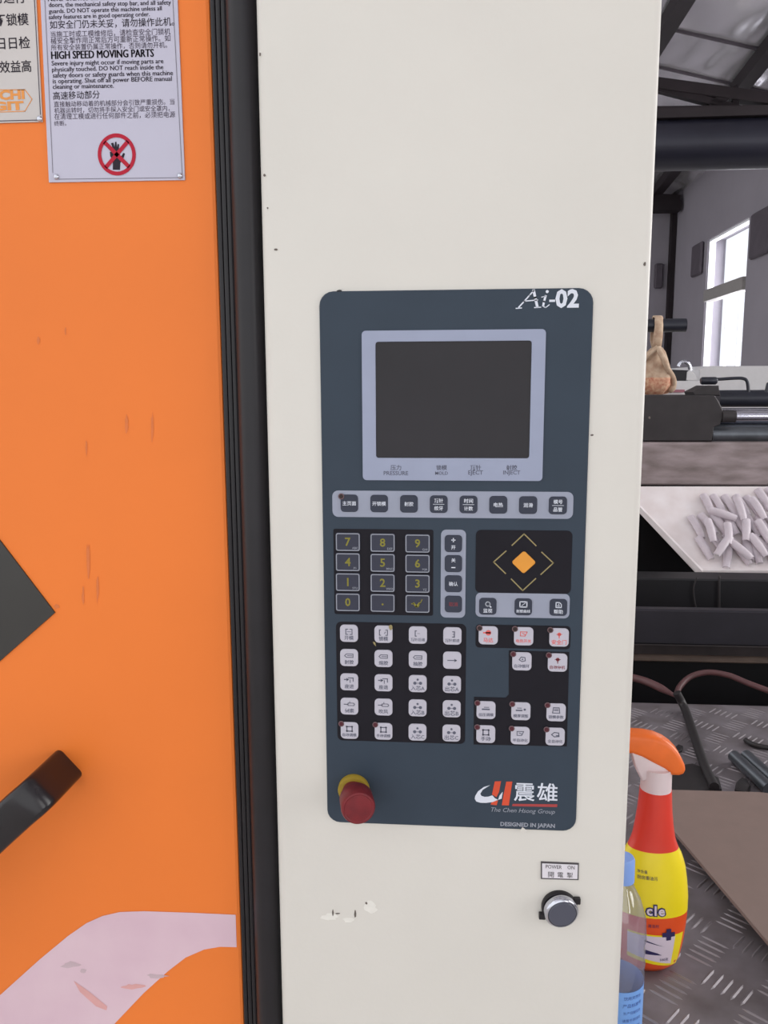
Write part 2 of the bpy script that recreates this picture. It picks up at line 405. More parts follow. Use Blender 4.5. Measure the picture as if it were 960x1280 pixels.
# ------------------------------------------------------------------ cream control column
YC = 0.0
XL, XR = -0.0431, 0.2409
col = thing('control_column', (0.1, 0.06, 0.0), 'tall cream painted sheet steel column carrying the keypad panel', 'column')
V, F = bbox(XL, XR, 0.0, 0.12, 0.02, 2.25, 0.0065, 4)
mk('body', V, F, 'column_paint', col, True, sharp=40)
mk('foot_plate', *box(XL + 0.004, XR - 0.004, 0.005, 0.115, 0.0, 0.02), 'rubber_black', col)
def blob(cx, cy, rx, ry, n=9, jit=0.35):
    return [(cx + rx * math.cos(2 * math.pi * k / n) * random.uniform(1 - jit, 1), cy + ry * math.sin(2 * math.pi * k / n) * random.uniform(1 - jit, 1)) for k in range(n)]
def px_poly(name, pts, Y, mat, parent):
    V = [atY(x, y, Y) for x, y in pts]; return mk(name, V, [tuple(range(len(V)))], mat, parent, fix=False)
for cx, cy, rx, ry in ((325, 68, 1.5, 3), (330.5, 219, 2, 2.5), (334.5, 260, 1.2, 1.6), (345, 312, 3, 1.6), (416, 1141, 1.4, 5), (444, 1142, 1.6, 6), (458, 1129, 1.6, 2), (422, 1142, 4, 1.2), (740, 544, 2.6, 1.5), (812, 522, 1.6, 2), (806, 330, 2, 3)):
    px_poly('paint_chip', blob(cx, cy, rx, ry), -0.0002, 'dirt', col)
for cx, cy, rx, ry in ((412, 1146, 14, 5), (462, 1134, 12, 9), (436, 1150, 10, 4)):
    px_poly('scuff_mark', blob(cx, cy, rx, ry, 14, 0.5), -0.0001, 'dirt_pale', col)

# ------------------------------------------------------------------ control panel
PX0, PX1, PZ1, PZ0 = 0.0, 0.2, 1.57, 1.57 - 0.42174
PT = 0.002
cp = thing('control_panel', (0.1, -0.001, PZ0), 'slate grey machine control panel with dark screen and many membrane keys', 'control panel')
def pp(x, y, Y=-PT): v = atY(x, y, Y); return v.x, v.z
def prect(x0, y0, x1, y1, Y=-PT):
    """pixel box -> centre and size on the panel"""
    a, b, c, d = pp(x0, (y0), Y), pp(x1, y0, Y), pp(x0, y1, Y), pp(x1, y1, Y)
    return ((a[0] + b[0] + c[0] + d[0]) / 4, (a[1] + b[1] + c[1] + d[1]) / 4, ((b[0] - a[0]) + (d[0] - c[0])) / 2, ((a[1] - c[1]) + (b[1] - d[1])) / 2)
def pad(name, cx, cz, wd, ht, r, t, mat, parent=None, bev=0.0003, y0=-PT):
    V, F = plate([(cx + x, cz + z) for x, z in rr(wd, ht, r)], t, y0, bev)
    return mk(name, V, F, mat, parent or cp)
pad('faceplate', 0.1, (PZ1 + PZ0) / 2, 0.2, PZ1 - PZ0, 0.0105, PT, 'panel_grey', y0=0.0, bev=0.0006)
# screen
bx, bz, bw, bh = prect(453, 412.5, 680, 600.5)
sx, sz, sw, sh = prect(469.8, 426.5, 663, 572.5)
out = [(bx + x, bz + z) for x, z in rr(bw, bh, 0.003)]; inn = [(sx + x, sz + z) for x, z in rr(sw, sh, 0.002)]
n = len(out); yb, yf = -PT, -PT - 0.0012
V = [(x, yb, z) for x, z in out] + [(x, yf, z) for x, z in out] + [(x, yf, z) for x, z in inn] + [(x, yb, z) for x, z in inn]
F = [(L * n + k, L * n + (k + 1) % n, (L + 1) * n + (k + 1) % n, (L + 1) * n + k) for L in range(3) for k in range(n)]
bezel = mk('screen_bezel', V, F, 'bezel_grey', cp)
mk('screen', *plate([(sx + x, sz + z) for x, z in rr(sw - 0.0002, sh - 0.0002, 0.002)], 0.0004, -PT, 0.0001), 'screen_glass', cp)
for x, cn, en, wd in ((495, '压力', 'PRESSURE', 31), (552, '锁模', 'MOLD', 16), (594.5, '顶针', 'EJECT', 18.5), (639.5, '射胶', 'INJECT', 21)):
    a = Art(); c = pp(x, 584.3); e = pp(x, 591.2)
    a.add(text_fit(cn, c[0], c[1], wd=0.0081, bold=0.012)); a.add(text_fit(en, e[0], e[1], wd=wd * 0.0006, bold=0.01))
    a.put('printed_caption', 'print_ink', bezel, yf - 0.00012)
# title lettering
a = Art()
def pr(pts, wd): return ribbon([pp(*p) for p in pts], wd * 0.0006)
for pts, wd in (([(648.5, 384), (655, 377), (662, 369), (667.5, 363)], 1.6), ([(667, 363), (669, 372), (671.5, 383)], 3.2), ([(655, 376.5), (672, 375)], 1.3), ([(645, 385.5), (652, 385)], 1.2), ([(668, 384.5), (676, 384)], 1.2),
                ([(682, 370), (680, 377), (679, 382)], 2.6), ([(679, 383), (682, 384.5), (686.5, 381)], 1.2), ([(677, 371.5), (682, 370)], 1.0)): a.add(pr(pts, wd))
c = pp(684, 364.5); a.disc(c[0], c[1], 0.0011)
c = pp(690, 376); a.poly([(c[0] + dx, c[1] + dz) for dx, dz in ((-0.002, -0.0008), (0.0022, -0.0008), (0.0022, 0.0008), (-0.002, 0.0008))])
c = pp(709, 373.2); a.add(text_fit('02', c[0], c[1], wd=0.0168, ht=0.0135, bold=0.035))
tag(a.put('model_lettering', 'print_white', cp, -PT - 0.00015), 'white model lettering in the top right corner')
# backing strips
nav = pad('key_strip', *prect(415.5, 614, 716.5, 647.3), 0.0045, 0.0003, 'strip_grey', bev=0.0001)
pad('number_pad_field', *prect(417.5, 661.5, 541.5, 768.5), 0.0015, 0.0003, 'pad_black', bev=0.0001)
pad('key_strip', *prect(551, 662, 582, 772), 0.004, 0.0003, 'strip_grey', bev=0.0001)
pad('key_strip', *prect(594.5, 741.5, 712, 772), 0.004, 0.0003, 'strip_grey', bev=0.0001)
nf = pad('arrow_field', *prect(594.5, 662.8, 714.5, 741.5), 0.004, 0.0004, 'pad_black', bev=0.0001)
pad('key_field', *prect(421, 778.5, 582, 927.5), 0.004, 0.0003, 'pad_black', bev=0.0001)
pad('key_field', *prect(594.5, 781.5, 713, 810.5), 0.003, 0.0003, 'pad_black', bev=0.0001)
o = [pp(*p) for p in ((636, 813), (711.5, 815), (708.5, 933), (592, 930.5), (592.5, 871), (632, 872), (636, 868))][::-1]
mk('key_field', *plate(o, 0.0003, -PT, 0.0001), 'pad_black', cp)
YK = -PT - 0.0003
# icons in key units
def icon(kind):
    A = Art(); r = lambda pts, wd=0.09, c=False: A.add(ribbon(pts, wd, c))
    if kind == 'mould_open': r([(-.1, .5), (-.35, .5), (-.35, -.1), (-.1, -.1)]); r([(.1, .5), (.35, .5), (.35, -.1), (.1, -.1)]); r([(-.2, .2), (.2, .2)], .06)
    elif kind == 'mould_close': r([(-.3, .5), (-.45, .5), (-.45, -.1), (-.3, -.1)]); r([(.25, .5), (.45, .5), (.45, -.1), (.25, -.1)]); r([(.1, .1), (.25, .3)], .07)
    elif kind == 'left_bar': r([(-.15, .5), (-.3, .5), (-.3, -.1), (-.15, -.1)], .1); r([(-.05, .2), (.2, .2)], .05)
    elif kind == 'right_bar': r([(.0, .5), (.22, .5), (.22, -.1), (.0, -.1)], .1); r([(.05, .2), (.2, .2)], .07)
    elif kind == 'nozzle': r([(-.5, .25), (-.3, .45), (.45, .45), (.45, .05), (-.3, .05)], .08, True); r([(-.2, .25), (.35, .25)], .07)
    elif kind == 'arrow': r([(-.5, 0), (.45, 0)], .1); r([(.25, .14), (.48, 0), (.25, -.14)], .08)
    elif kind == 'carriage': r([(-.55, .3), (-.1, .3)], .12); r([(-.1, .5), (.45, .5), (.45, .1)], .1); r([(-.3, .45), (-.1, .3), (-.3, .15)], .08); r([(.1, -.05), (.1, .3)], .08)
    elif kind == 'screw': r([(-.6, .25), (-.15, .25)], .1); r([(-.15, .1), (.5, .1), (.6, .25), (.5, .4), (-.15, .4)], .08, True); r([(.05, .4), (.05, .6)], .07)
    elif kind == 'cores': A.disc(0, .5, .13, 10); A.disc(-.32, .08, .19, 10); A.disc(.32, .08, .19, 10); r([(-.15, .08), (.15, .08)], .06)
    elif kind == 'square': r([(-.3, .5), (.3, .5), (.3, -.05), (-.3, -.05)], .11, True); [A.disc(x, y, .11, 8) for x in (-.3, .3) for y in (-.05, .5)]
    elif kind == 'motor': A.disc(0, .3, .3, 14); r([(-.5, .3), (.2, .3)], .16)
    elif kind == 'heat': r([(-.35, .5), (.35, .5), (.15, .05), (-.35, .05)], .08, True); r([(-.15, .35), (.15, .2)], .08)
    elif kind == 'lamp': A.disc(0, .35, .2, 12); r([(0, .15), (0, -.05)], .1); r([(-.3, .35), (.3, .35)], .06)
    elif kind == 'gear': r([(-.3, .2), (-.1, .5), (.3, .45), (.35, .1), (0, 0)], .09, True); A.disc(.05, .25, .09, 8)
    elif kind == 'flat': r([(-.4, .12), (.35, .12)], .16); r([(-.2, .35), (.3, .35)], .08)
    elif kind == 'flat_dot': r([(-.5, .12), (.1, .12)], .16); r([(-.4, .38), (.05, .38)], .08); A.disc(.4, .22, .13, 10)
    elif kind == 'cabinet': r([(-.3, .55), (.3, .55), (.38, -.05), (-.38, -.05)], .09, True); r([(-.2, .25), (.2, .25)], .12); r([(-.2, .42), (.2, .42)], .07)
    elif kind == 'cycle': r([(-.4, .25), (-.1, .5), (.35, .45), (.4, .05), (-.1, 0)], .1, True); r([(.1, .15), (.3, .15)], .1)
    elif kind == 'magnifier': r([(.26 * math.cos(k * .628), .3 + .26 * math.sin(k * .628)) for k in range(10)], .12, True); r([(.18, .1), (.36, -.08)], .14)
    elif kind == 'display': r([(-.4, .62), (.4, .62), (.4, 0), (-.4, 0)], .12, True); r([(-.2, .15), (.25, .5)], .06)
    elif kind == 'document': r([(-.28, .0), (-.28, .6), (.1, .6), (.32, .38), (.32, .0)], .11, True); r([(-.1, .2), (.12, .2)], .1); r([(0, .4), (.05, .4)], .1)
    return A
KEYM = {}
def key(px, py, wd, ht, r, mat, text=None, ic=None, ink='print_ink', t=0.0009, led=None, y0=YK, name='key', label=None):
    cx, cz = pp(px, py)
    kk = (wd, ht, r, mat, t)
    if kk not in KEYM: KEYM[kk] = mesh('key', *plate(rr(wd, ht, r), t, 0.0, 0.00035), mat)
    o = link(name, KEYM[kk], (cx, y0, cz), cp)
    if label: o['label'] = label
    A = Art(); h = ht / 2; yt = y0 - t - 0.0001
    if ic:
        I = icon(ic); off = 0.0 if text or ic == 'arrow' else -0.25 * h
        A.add(([(x * h, y * h + off) for x, y in I.V], I.F))
    if text:
        ln = text.split('/') if '/' in text and not ic else [text]
        if len(ln) == 2:
            for s, yy in zip(ln, (0.42, -0.45)):
                if s in '+-':
                    A.add(ribbon([(-.2 * h, yy * h), (.2 * h, yy * h)], h * 0.12))
                    if s == '+': A.add(ribbon([(0, (yy - .2) * h), (0, (yy + .2) * h)], h * 0.12))
                else: A.add(text_fit(s, 0, yy * h, wd=h * 0.5 * len(s), bold=0.015))
            if len(ln[0]) > 1 and len(ln[1]) > 1: A.add(ribbon([(-.62 * h, 0), (.62 * h, 0)], h * 0.05))
        else:
            wdx = min(1.6, 0.52 * len(text)) * h
            A.add(text_fit(text, 0, (-0.5 if ic else 0.0) * h, wd=wdx, bold=0.012))
    if A.V: A.put('legend', ink, o, yt, cx, cz)
    if led:
        lx, lz = cx - wd * 0.46, cz + ht * 0.40; rad = 0.0018
        MBr = MB().add(*lathe([(0, rad * 1.3), (0.0005, rad * 1.3), (0.0007, rad)], (lx, y0 - t + 0.0003, lz), (0, -1, 0), 14))
        MBr.build('lamp_ring', 'led_ring', o)
        MB().add(*lathe([(0.0004, rad), (0.0012, rad * 0.8)], (lx, y0 - t + 0.0003, lz), (0, -1, 0), 14)).build('indicator_lamp', 'led_red' if led == 2 else 'led_dark', o)
    return o
def lp(a, b, t): return a + (b - a) * t
for i, s in enumerate(('主页面', '开锁模', '射胶', '顶针/绞牙', '时间/计数', '电热', '润滑', '模号/品管')):
    t = i / 7; key(lp(436.8, 697.2, t), lp(628.9, 631.6, t), 0.0134, 0.0134, 0.0028, 'key_dark', s, ink='print_white', led=1 if i == 0 else None)
subs = ('ABC', 'DEF', 'GHI', 'JKL', 'MNO', 'PQR', 'STU', 'VWX', 'YZ', '', '', '')
for i, s in enumerate('789456123' + '0.√'):
    r_, c_ = divmod(i, 3); px = (435, 478.4, 522)[c_]; py = lp(677.2, 752.4, r_ / 3) + c_ * 0.95
    o = key(px, py, 0.0192, 0.0146, 0.0018, 'key_num')
    cx, cz = pp(px, py); yt = YK - 0.001
    A = Art(); o1, o2 = rr(0.0184, 0.0138, 0.0016), rr(0.0170, 0.0124, 0.0010); nn_ = len(o1); A.add((o1 + o2, [(k, (k + 1) % nn_, nn_ + (k + 1) % nn_, nn_ + k) for k in range(nn_)])); A.put('outline', 'print_outline', o, yt, cx, cz)
    A = Art()
    if s == '.': A.disc(0, -0.001, 0.0008)
    elif s == '√': A.add(ribbon([(-.003, .0005), (-.001, -.0022), (.0015, .0005)], .0015)); A.add(ribbon([(.0005, -.0025), (.0035, .0035)], .0006)); A.add(ribbon([(-.0045, 0), (-.003, 0)], .0008))
    else: A.add(text_fit(s, 0, 0.0002, ht=0.0066, bold=0.02))
    A.put('digit', 'print_yellow', o, yt, cx, cz)
    if subs[i]:
        A = Art().add(text_fit(subs[i], 0.0056, -0.0046, ht=0.0017, bold=0.01)); A.put('letters', 'print_outline', o, yt, cx, cz)
for (y, s, ink) in ((679.2, '+/开', 'print_white'), (704.3, '关/-', 'print_white'), (729.4, '确认', 'print_white'), (754.8, '取消', 'print_dark_red')):
    key(566.7, y, 0.0132, 0.0132, 0.0028, 'key_dark', s, ink=ink)
for x, y, s, ic in ((609.7, 757.6, '监视', 'magnifier'), (654, 758.2, '射胶曲线', 'display'), (697.8, 758.9, '帮助', 'document')):
    key(x, y, 0.0132, 0.0132, 0.0028, 'key_dark', s, ic, ink='print_white')
# arrow field
cx, cz = pp(654.6, 702.5)
rot = Matrix.Rotation(math.radians(45), 2)
dm = MB().add(*plate([(cx + (rot @ Vector(p)).x, cz + (rot @ Vector(p)).y * 0.97) for p in rr(0.0132, 0.0132, 0.0018)], 0.0012, -PT - 0.0004, 0.0004))
tag(dm.build('key', 'diamond_orange', cp), 'orange diamond key')
for pts in (((640, 681.5), (655, 667.2), (670, 682)), ((632.5, 688.5), (617, 702.3), (631.8, 716.6)), ((677, 690), (691.5, 703.5), (676, 717.8)), ((639, 723.5), (653.3, 738), (669.5, 723))):
    A = Art().add(ribbon([pp(*p) for p in pts], 0.0009)); A.put('arrow_mark', 'print_gold', cp, -PT - 0.0006)
# function keys
LA = [[('开模', 'mould_open'), ('锁模', 'mould_close'), ('顶针后退', 'left_bar'), ('顶针前进', 'right_bar')],
      [('射胶', 'nozzle'), ('熔胶', 'nozzle'), ('抽胶', 'nozzle'), (None, 'arrow')],
      [('座进', 'carriage'), ('座退', 'carriage'), ('入芯A', 'cores'), ('出芯A', 'cores')],
      [('倒索', 'screw'), ('吹风', 'screw'), ('入芯B', 'cores'), ('出芯B', 'cores')],
      [('自动调模', 'square'), ('手动调模', 'square'), ('入芯C', 'cores'), ('出芯C', 'cores')]]
for r_ in range(5):
    for c_ in range(4):
        x = lp(lp(436.4, 437.1, r_ / 4), lp(565.5, 564.3, r_ / 4), c_ / 3); y = lp(791.3, 912.6, r_ / 4) + c_ * 1.1
        s, ic = LA[r_][c_]
        key(x, y, 0.0142, 0.0140, 0.0034, 'key_white', s, ic, led=2 if r_ == 4 and c_ < 2 else None)
for x, y, s, ic, ink, ld in ((610.3, 793.8, '马达', 'motor', 'print_red', 1), (654.5, 795, '电热开关', 'heat', 'print_red', 1), (698.7, 796.4, '安全门', 'lamp', 'print_red', 1),
                             (652.3, 826.3, '自动循环', 'gear', 'print_ink', 2), (696.8, 827.8, '自动停机', 'lamp', 'print_dark_red', 2),
                             (607.5, 887.2, '低压调模', 'flat', 'print_ink', 2), (651, 888.6, '模厚调整', 'flat_dot', 'print_ink', 2), (695, 890, '锁模参数', 'cabinet', 'print_ink', 2),
                             (607.2, 917.2, '手动', 'square', 'print_ink', 2), (650.2, 919, '半自动化', 'heat', 'print_ink', 2), (693.8, 920.3, '全自动化', 'cycle', 'print_ink', 2)):
    key(x, y, 0.0148, 0.0146, 0.0034, 'key_white', s, ic, ink=ink, led=ld)
# emblem and name
def zp(pts): return [pp(580 + x / 6.857, 965 + y / 6.857) for x, y in pts]
YE = -PT - 0.00015
A = Art(); A.poly(zp([(224, 112), (170, 128), (120, 165), (96, 205), (92, 230), (106, 252), (140, 263), (190, 264), (245, 257), (292, 238), (262, 222), (243, 199), (210, 210), (175, 212), (148, 203), (140, 186), (160, 152)][::-1]))
A.poly(zp([(332, 168), (305, 200), (292, 238), (322, 228)][::-1]))
A.put('emblem_swoosh', 'print_white', cp, YE)
A = Art(); A.poly(zp([(264, 80), (318, 78), (300, 170), (278, 215), (240, 192)][::-1])); A.poly(zp([(236, 260), (292, 241), (280, 284), (228, 278)][::-1])); A.poly(zp([(362, 82), (414, 81), (384, 286), (324, 284), (338, 200)][::-1]))
A.put('emblem_bars', 'logo_red', cp, YE)
A = Art()
for ch, x in (('震', 518), ('雄', 713)):
    c = zp([(x, 173)])[0]; A.add(text_fit(ch, c[0], c[1], wd=0.0163, ht=0.0154, bold=0.01))
A.put('name_characters', 'print_white', cp, YE)
A = Art().poly(zp([(418, 272), (800, 276), (798, 300), (412, 292)][::-1])); A.put('name_underline', 'logo_line', cp, YE)
a0, a1 = zp([(505, 332)])[0], zp([(545, 452)])[0]
A = Art().add(text_fit('The Chen Hsong Group', a0[0], a0[1] - 0.0004, wd=0.0505, shear=0.25)); A.put('name_lettering', 'print_outline', cp, YE)
A = Art().add(text_fit('DESIGNED IN JAPAN', a1[0], a1[1] - 0.0006, wd=0.0432, bold=0.03)); A.put('origin_lettering', 'print_outline', cp, YE)
px_poly('worn_chip', [(649, 1040), (653, 1034), (656, 1036), (661, 1040)], -PT - 0.0002, 'column_paint', cp)
px_poly('worn_chip', blob(424, 363.5, 4, 1.6), -PT - 0.0002, 'rubber_black', cp)
px_poly('worn_chip', blob(488.5, 784, 3, 4), -PT - 0.0015, 'print_gold', cp)
px_poly('worn_chip', [(466, 802), (469, 803), (470, 808), (467, 805)], -PT - 0.0006, 'print_gold', cp)

# ------------------------------------------------------------------ emergency stop, power button and its label plate
pb = atY(442.5, 986, -PT); pc = atY(448.2, 1011.3, -0.036); ax = (pc - pb).normalized()
es = thing('emergency_stop_button', pb, 'worn red mushroom stop button with yellow collar at panel bottom left', 'button')
MB().add(*lathe([(0, 0.0128), (0.003, 0.0128), (0.0045, 0.0118), (0.005, 0.009)], pb, (0, -1, 0), 36)).build('collar', 'stop_yellow', es, True, 40)
MB().add(*lathe([(0, 0.009), (0.017, 0.009)], pb + Vector((0, -0.004, 0)), ax, 28)).build('stem', 'stop_red', es, True, 40)
L = (pc - pb).length
MB().add(*lathe([(L - 0.021, 0.0095), (L - 0.0205, 0.0122), (L - 0.018, 0.0132), (L - 0.003, 0.0134), (L - 0.0008, 0.0126), (L - 0.0004, 0.0114), (L - 0.0009, 0.0106), (L, 0.0)], pb, ax, 40, cap=False)).build('cap', 'stop_red', es, True, 30)
pk = atY(699, 1133, 0); po = thing('power_button', pk, 'round chrome-ringed dark push button below the power label', 'button')
MB().add(*lathe([(0, 0.0145), (0.0035, 0.0145), (0.0045, 0.0138)], pk, (0, -1, 0), 40)).build('base_ring', 'rubber_black', po, True, 40)
for dx, dz in ((0.0138, 0.0072), (-0.0138, -0.0076)):
    c = pk + Vector((dx, -0.002, dz)); mk('lug', *bbox(c.x - .0026, c.x + .0026, c.y - .002, c.y + .002, c.z - .0026, c.z + .0026, .0005, 1), 'rubber_black', po)
kx = Vector((0.15, -1, -0.10))
MB().add(*lathe([(0.0035, 0.0138), (0.0075, 0.0138), (0.0088, 0.0128), (0.0092, 0.0118), (0.008, 0.0114)], pk, kx, 40, cap=False)).build('chrome_ring', 'chrome', po, True, 40)
MB().add(*lathe([(0.004, 0.0113), (0.0092, 0.0113), (0.0098, 0.0106), (0.0099, 0.0)], pk, kx, 40, cap=False)).build('push_face', 'button_face', po, True, 40)
lab = atY(699.6, 1088, 0); lt = thing('power_label', lab, 'small black-edged white plate reading POWER ON above the button', 'label')
ol = [pp(*p, 0) for p in ((676, 1076.5), (723.5, 1078.5), (723, 1099.5), (676, 1098))][::-1]
bd = mk('plate', *plate(ol, 0.001, 0, 0.0002), 'label_ink', lt)
il = [pp(*p, 0) for p in ((677.5, 1078.2), (722, 1080), (721.5, 1097.8), (677.5, 1096.4))][::-1]
mk('face', [(x, -0.0011, z) for x, z in il], [(0, 1, 2, 3)], 'label_white', lt, fix=False)
A = Art(); c = pp(692, 1082.5, 0); A.add(text_fit('POWER', c[0], c[1], wd=0.0128, ht=0.0032)); c = pp(713.5, 1083.3, 0); A.add(text_fit('ON', c[0], c[1], wd=0.0056, ht=0.0032))
for ch, x in (('開', 688.5), ('電', 700.2), ('掣', 712)):
    c = pp(x, 1092.2 + (x - 688) * .03, 0); A.add(text_fit(ch, c[0], c[1], wd=0.0046))
A.put('lettering', 'label_ink', lt, -0.0013)

# ------------------------------------------------------------------ orange safety door
YD = 0.02
XE = -0.0812
door = thing('safety_door', (-0.55, YD + 0.015, 0.3), 'orange painted sliding safety door with white stripe beside the cream column', 'door')
mk('panel', *bbox(-1.05, XE, YD, YD + 0.03, 0.3, 2.25, 0.003, 2), 'orange_paint', door)
xs = atY(284, 0, YD).x
for k in range(3):
    x0 = lp(XE + 0.0002, xs, k / 3); x1 = lp(XE + 0.0002, xs, (k + 0.88) / 3)
    mk('rubber_rib', *bbox(x0, x1, YD - 0.001 - 0.0012 * k, YD + 0.02, 0.3, 2.25, 0.0012, 2), 'rubber_black', door)
rt = (XL - 0.0008 - xs) / 2
MB().add(*tube([(xs + rt, YD - 0.004, 0.3), (xs + rt, YD - 0.004, 2.25)], rt, 24)).build('rubber_tube', 'rubber_black', door, True, 50)
mk('rubber_backing', *box(XE + 0.0005, XL - 0.001, YD + 0.0205, YD + 0.03, 0.3, 2.25), 'rubber_black', door)
top = [(-200, 1420), (-100, 1332), (0, 1244), (50, 1199), (85, 1170), (108, 1154), (128, 1145), (150, 1140), (180, 1139), (240, 1141), (294.5, 1143.5)]
bot = [(295.8, 1184), (275, 1183.5), (255, 1187), (232, 1197), (210, 1214), (180, 1241), (140, 1283), (60, 1360), (0, 1420)]
px_poly('stripe', (top + bot)[::-1], YD - 0.0004, 'stripe_white', door)
for pts, mt in (([(92, 1226), (112, 1240), (134, 1258), (133, 1263), (120, 1258), (100, 1240)], 'smear_red'), (blob(88, 1206, 17, 5, 12, .6), 'smear_grey'), (blob(196, 1220, 22, 3.5, 12, .6), 'smear_grey'), (blob(104, 1214, 6, 4, 9, .5), 'smear_grey'), (blob(165, 1233, 20, 4, 12, .6), 'smear_red')):
    px_poly('scuff_mark', pts[::-1], YD - 0.0006, mt, door)
for cx, cy, rx, ry in ((48, 425, 3, 6), (82, 414, 1.5, 6), (110, 700, 3, 28), (122, 735, 2, 24), (104, 745, 2, 16), (158, 530, 3, 14), (190, 535, 2, 24), (71, 758, 4, 4), (108, 560, 2, 12)):
    px_poly('scuff_mark', blob(cx, cy, rx, ry, 12, .5)[::-1], YD - 0.0003, 'smear_brown', door)
ol = [pp(x, y, YD) for x, y in ((69.5, 765.5), (-112, 925), (-260, 690), (-92, 553))]
mk('tinted_window', *plate(ol[::-1], 0.0015, YD, 0.0003), 'tinted_pane', door)
# handle: a flat bar standing off the door
YH = -0.030
h0 = atY(-330, 1322, YH); h1 = atY(40, 999, YH); hd = (h1 - h0).normalized(); hp = Vector((-hd.z, 0, hd.x))
path = []; hw = 0.0155
curve = [(h0 + hd * 0.0, 0), (h0 + hd * 0.06, 0), ]
pts = [Vector((h0.x, YD, h0.z)), h0 + hd * 0.004, h0 + hd * 0.05 + Vector((0, -0.006, 0)), (h0 + h1) / 2 + Vector((0, -0.008, 0)) - hp * 0.004, h1 - hd * 0.03 + Vector((0, -0.003, 0)), h1, h1 + hd * 0.006 + Vector((0, 0.012, 0)), Vector((h1.x, YD, h1.z)) + hd * 0.006]
cs = rr(2 * hw, 0.015, 0.0045, 3)
V = []; F = []; npt = len(cs)
sp = smooth_path(pts, 4)
for i, p in enumerate(sp):
    d = (sp[min(i + 1, len(sp) - 1)] - sp[max(i - 1, 0)]).normalized(); nrm = d.cross(hp).normalized()
    for a_, b_ in cs: V.append(p + hp * a_ + nrm * b_)
for i in range(len(sp) - 1):
    for k in range(npt): F.append((i * npt + k, i * npt + (k + 1) % npt, (i + 1) * npt + (k + 1) % npt, (i + 1) * npt + k))
F += [tuple(range(npt)), tuple(range((len(sp) - 1) * npt, len(sp) * npt))]
mk('handle', V, F, 'handle_black', door, True, sharp=45)

# ------------------------------------------------------------------ signs riveted on the door
YS = YD - 0.0006
def line_text(A, body, p0, p1, Y, bold=0.0, ht=None, dup=1):
    """set a line of text between two pixel points on the baseline, in the sign's plane"""
    a, b = Vector(pp(*p0, Y)), Vector(pp(*p1, Y)); d = b - a; L = d.length; d.normalize(); n = Vector((-d.y, d.x))
    V, F = text2d(body, bold=bold); x0, x1, y0, y1 = bounds(V); s = L / (x1 - x0); sy = ht / (y1 - y0) if ht else s
    oy = y0 if ht else (0.0 if ord(body[0]) < 256 else y0)
    for k in range(dup): A.add(([tuple(a + d * ((x - x0 + k * 0.04) * s) + n * ((y - oy) * sy)) for x, y in V], F))
def rivet(p, parent):
    c = atY(*p, YS - 0.001); MB().add(*lathe([(0, 0.0022), (0.0006, 0.0021), (0.0012, 0.0014), (0.0014, 0.0)], c, (0, -1, 0), 14, cap=False)).build('rivet', 'chrome', parent, True)
s1 = thing('warning_sign', atY(146, 228, YD), 'silver-white bilingual machine warning sign with crossed-out hand symbol', 'sign')
ol = [pp(*p, YD) for p in ((62, 228.5), (231.8, 225.5), (209, -330), (36, -330))]
mk('plate', *plate(ol, 0.001, YD - 0.0003, 0.0002), 'sign_white', s1)
YT = YD - 0.0015
A = Art()
for pts in (((228, 222), (69, 224)), ((228, 222), (216, 0), (199, -320)), ((66, 216), (56, 0))): A.add(ribbon([pp(*p, YT) for p in pts], 0.0005))
A.put('border_line', 'sign_line', s1, YT)
A = Art()
for s, p, q in (('Never override the interlocks of the safety', (60, 1.5), (200, -2)), ('doors, the mechanical safety stop bar, and all safety', (61, 8.8), (213.5, 5.6)), ('guards. DO NOT operate this machine unless all', (61, 16.6), (202, 12.8)), ('safety features are in good operating order.', (61, 24), (187, 20.2)),
                ('Severe injury might occur if moving parts are', (64.5, 82), (204, 79)), ('physically touched. DO NOT reach inside the', (65, 89.6), (204, 86.4)), ('safety doors or safety guards when this machine', (66, 97), (216, 93.8)), ('is operating. Shut off all power BEFORE manual', (66, 104.2), (214.5, 101)), ('cleaning or maintenance.', (66, 111.2), (142, 109.6))):
    A = Art(); line_text(A, s, p, q, YT, dup=2); A.put('text_line', 'sign_ink', s1, YT)
A = Art(); line_text(A, 'HIGH SPEED MOVING PARTS', (64, 74), (191.8, 71), YT, ht=0.0055, dup=3); A.put('heading', 'sign_ink_dark', s1, YT)
A = Art()
for s, p, q in (('如安全门仍未关妥，', (62.5, 36.5), (146, 34.5)), ('请勿操作此机。', (152.5, 34), (218, 32)), ('高速移动部分', (66.5, 125), (125, 123))):
    A = Art(); line_text(A, s, p, q, YT, .004); A.put('heading', 'sign_ink_dark', s1, YT)
A = Art()
for s, p, q in (('当施工时或工模维修后，请检查安全门锁机', (63.5, 47.2), (213, 43.5)), ('械安全掣作用正常后方可重新正常操作。如', (63.5, 55.2), (213, 51.5)), ('所有安全装置仍属正常操作，否则请勿开机。', (64, 63.4), (209, 60)),
                ('直接触动移动着的机械部分会引致严重损伤。当', (67.5, 134), (218, 130.6)), ('机器运转时，切勿将手探入安全门或安全罩内，', (68, 142), (212, 139)), ('在清理工模或进行任何部件之前，必须把电源', (68, 149.8), (219, 147)), ('终断。', (68, 157.8), (83, 157.2))):
    A = Art(); line_text(A, s, p, q, YT, .0); A.put('text_line', 'sign_ink', s1, YT)
pcx, pcz = pp(146, 193.2, YT); R1, R2 = 0.0149, 0.0121
N = 40; V = [(pcx + r_ * math.cos(2 * math.pi * k / N), pcz + r_ * 1.02 * math.sin(2 * math.pi * k / N)) for r_ in (R1, R2) for k in range(N)]
def hp2(pts): return [pp(60 + x / 5.333, 80 + y / 5.333, YT) for x, y in pts]
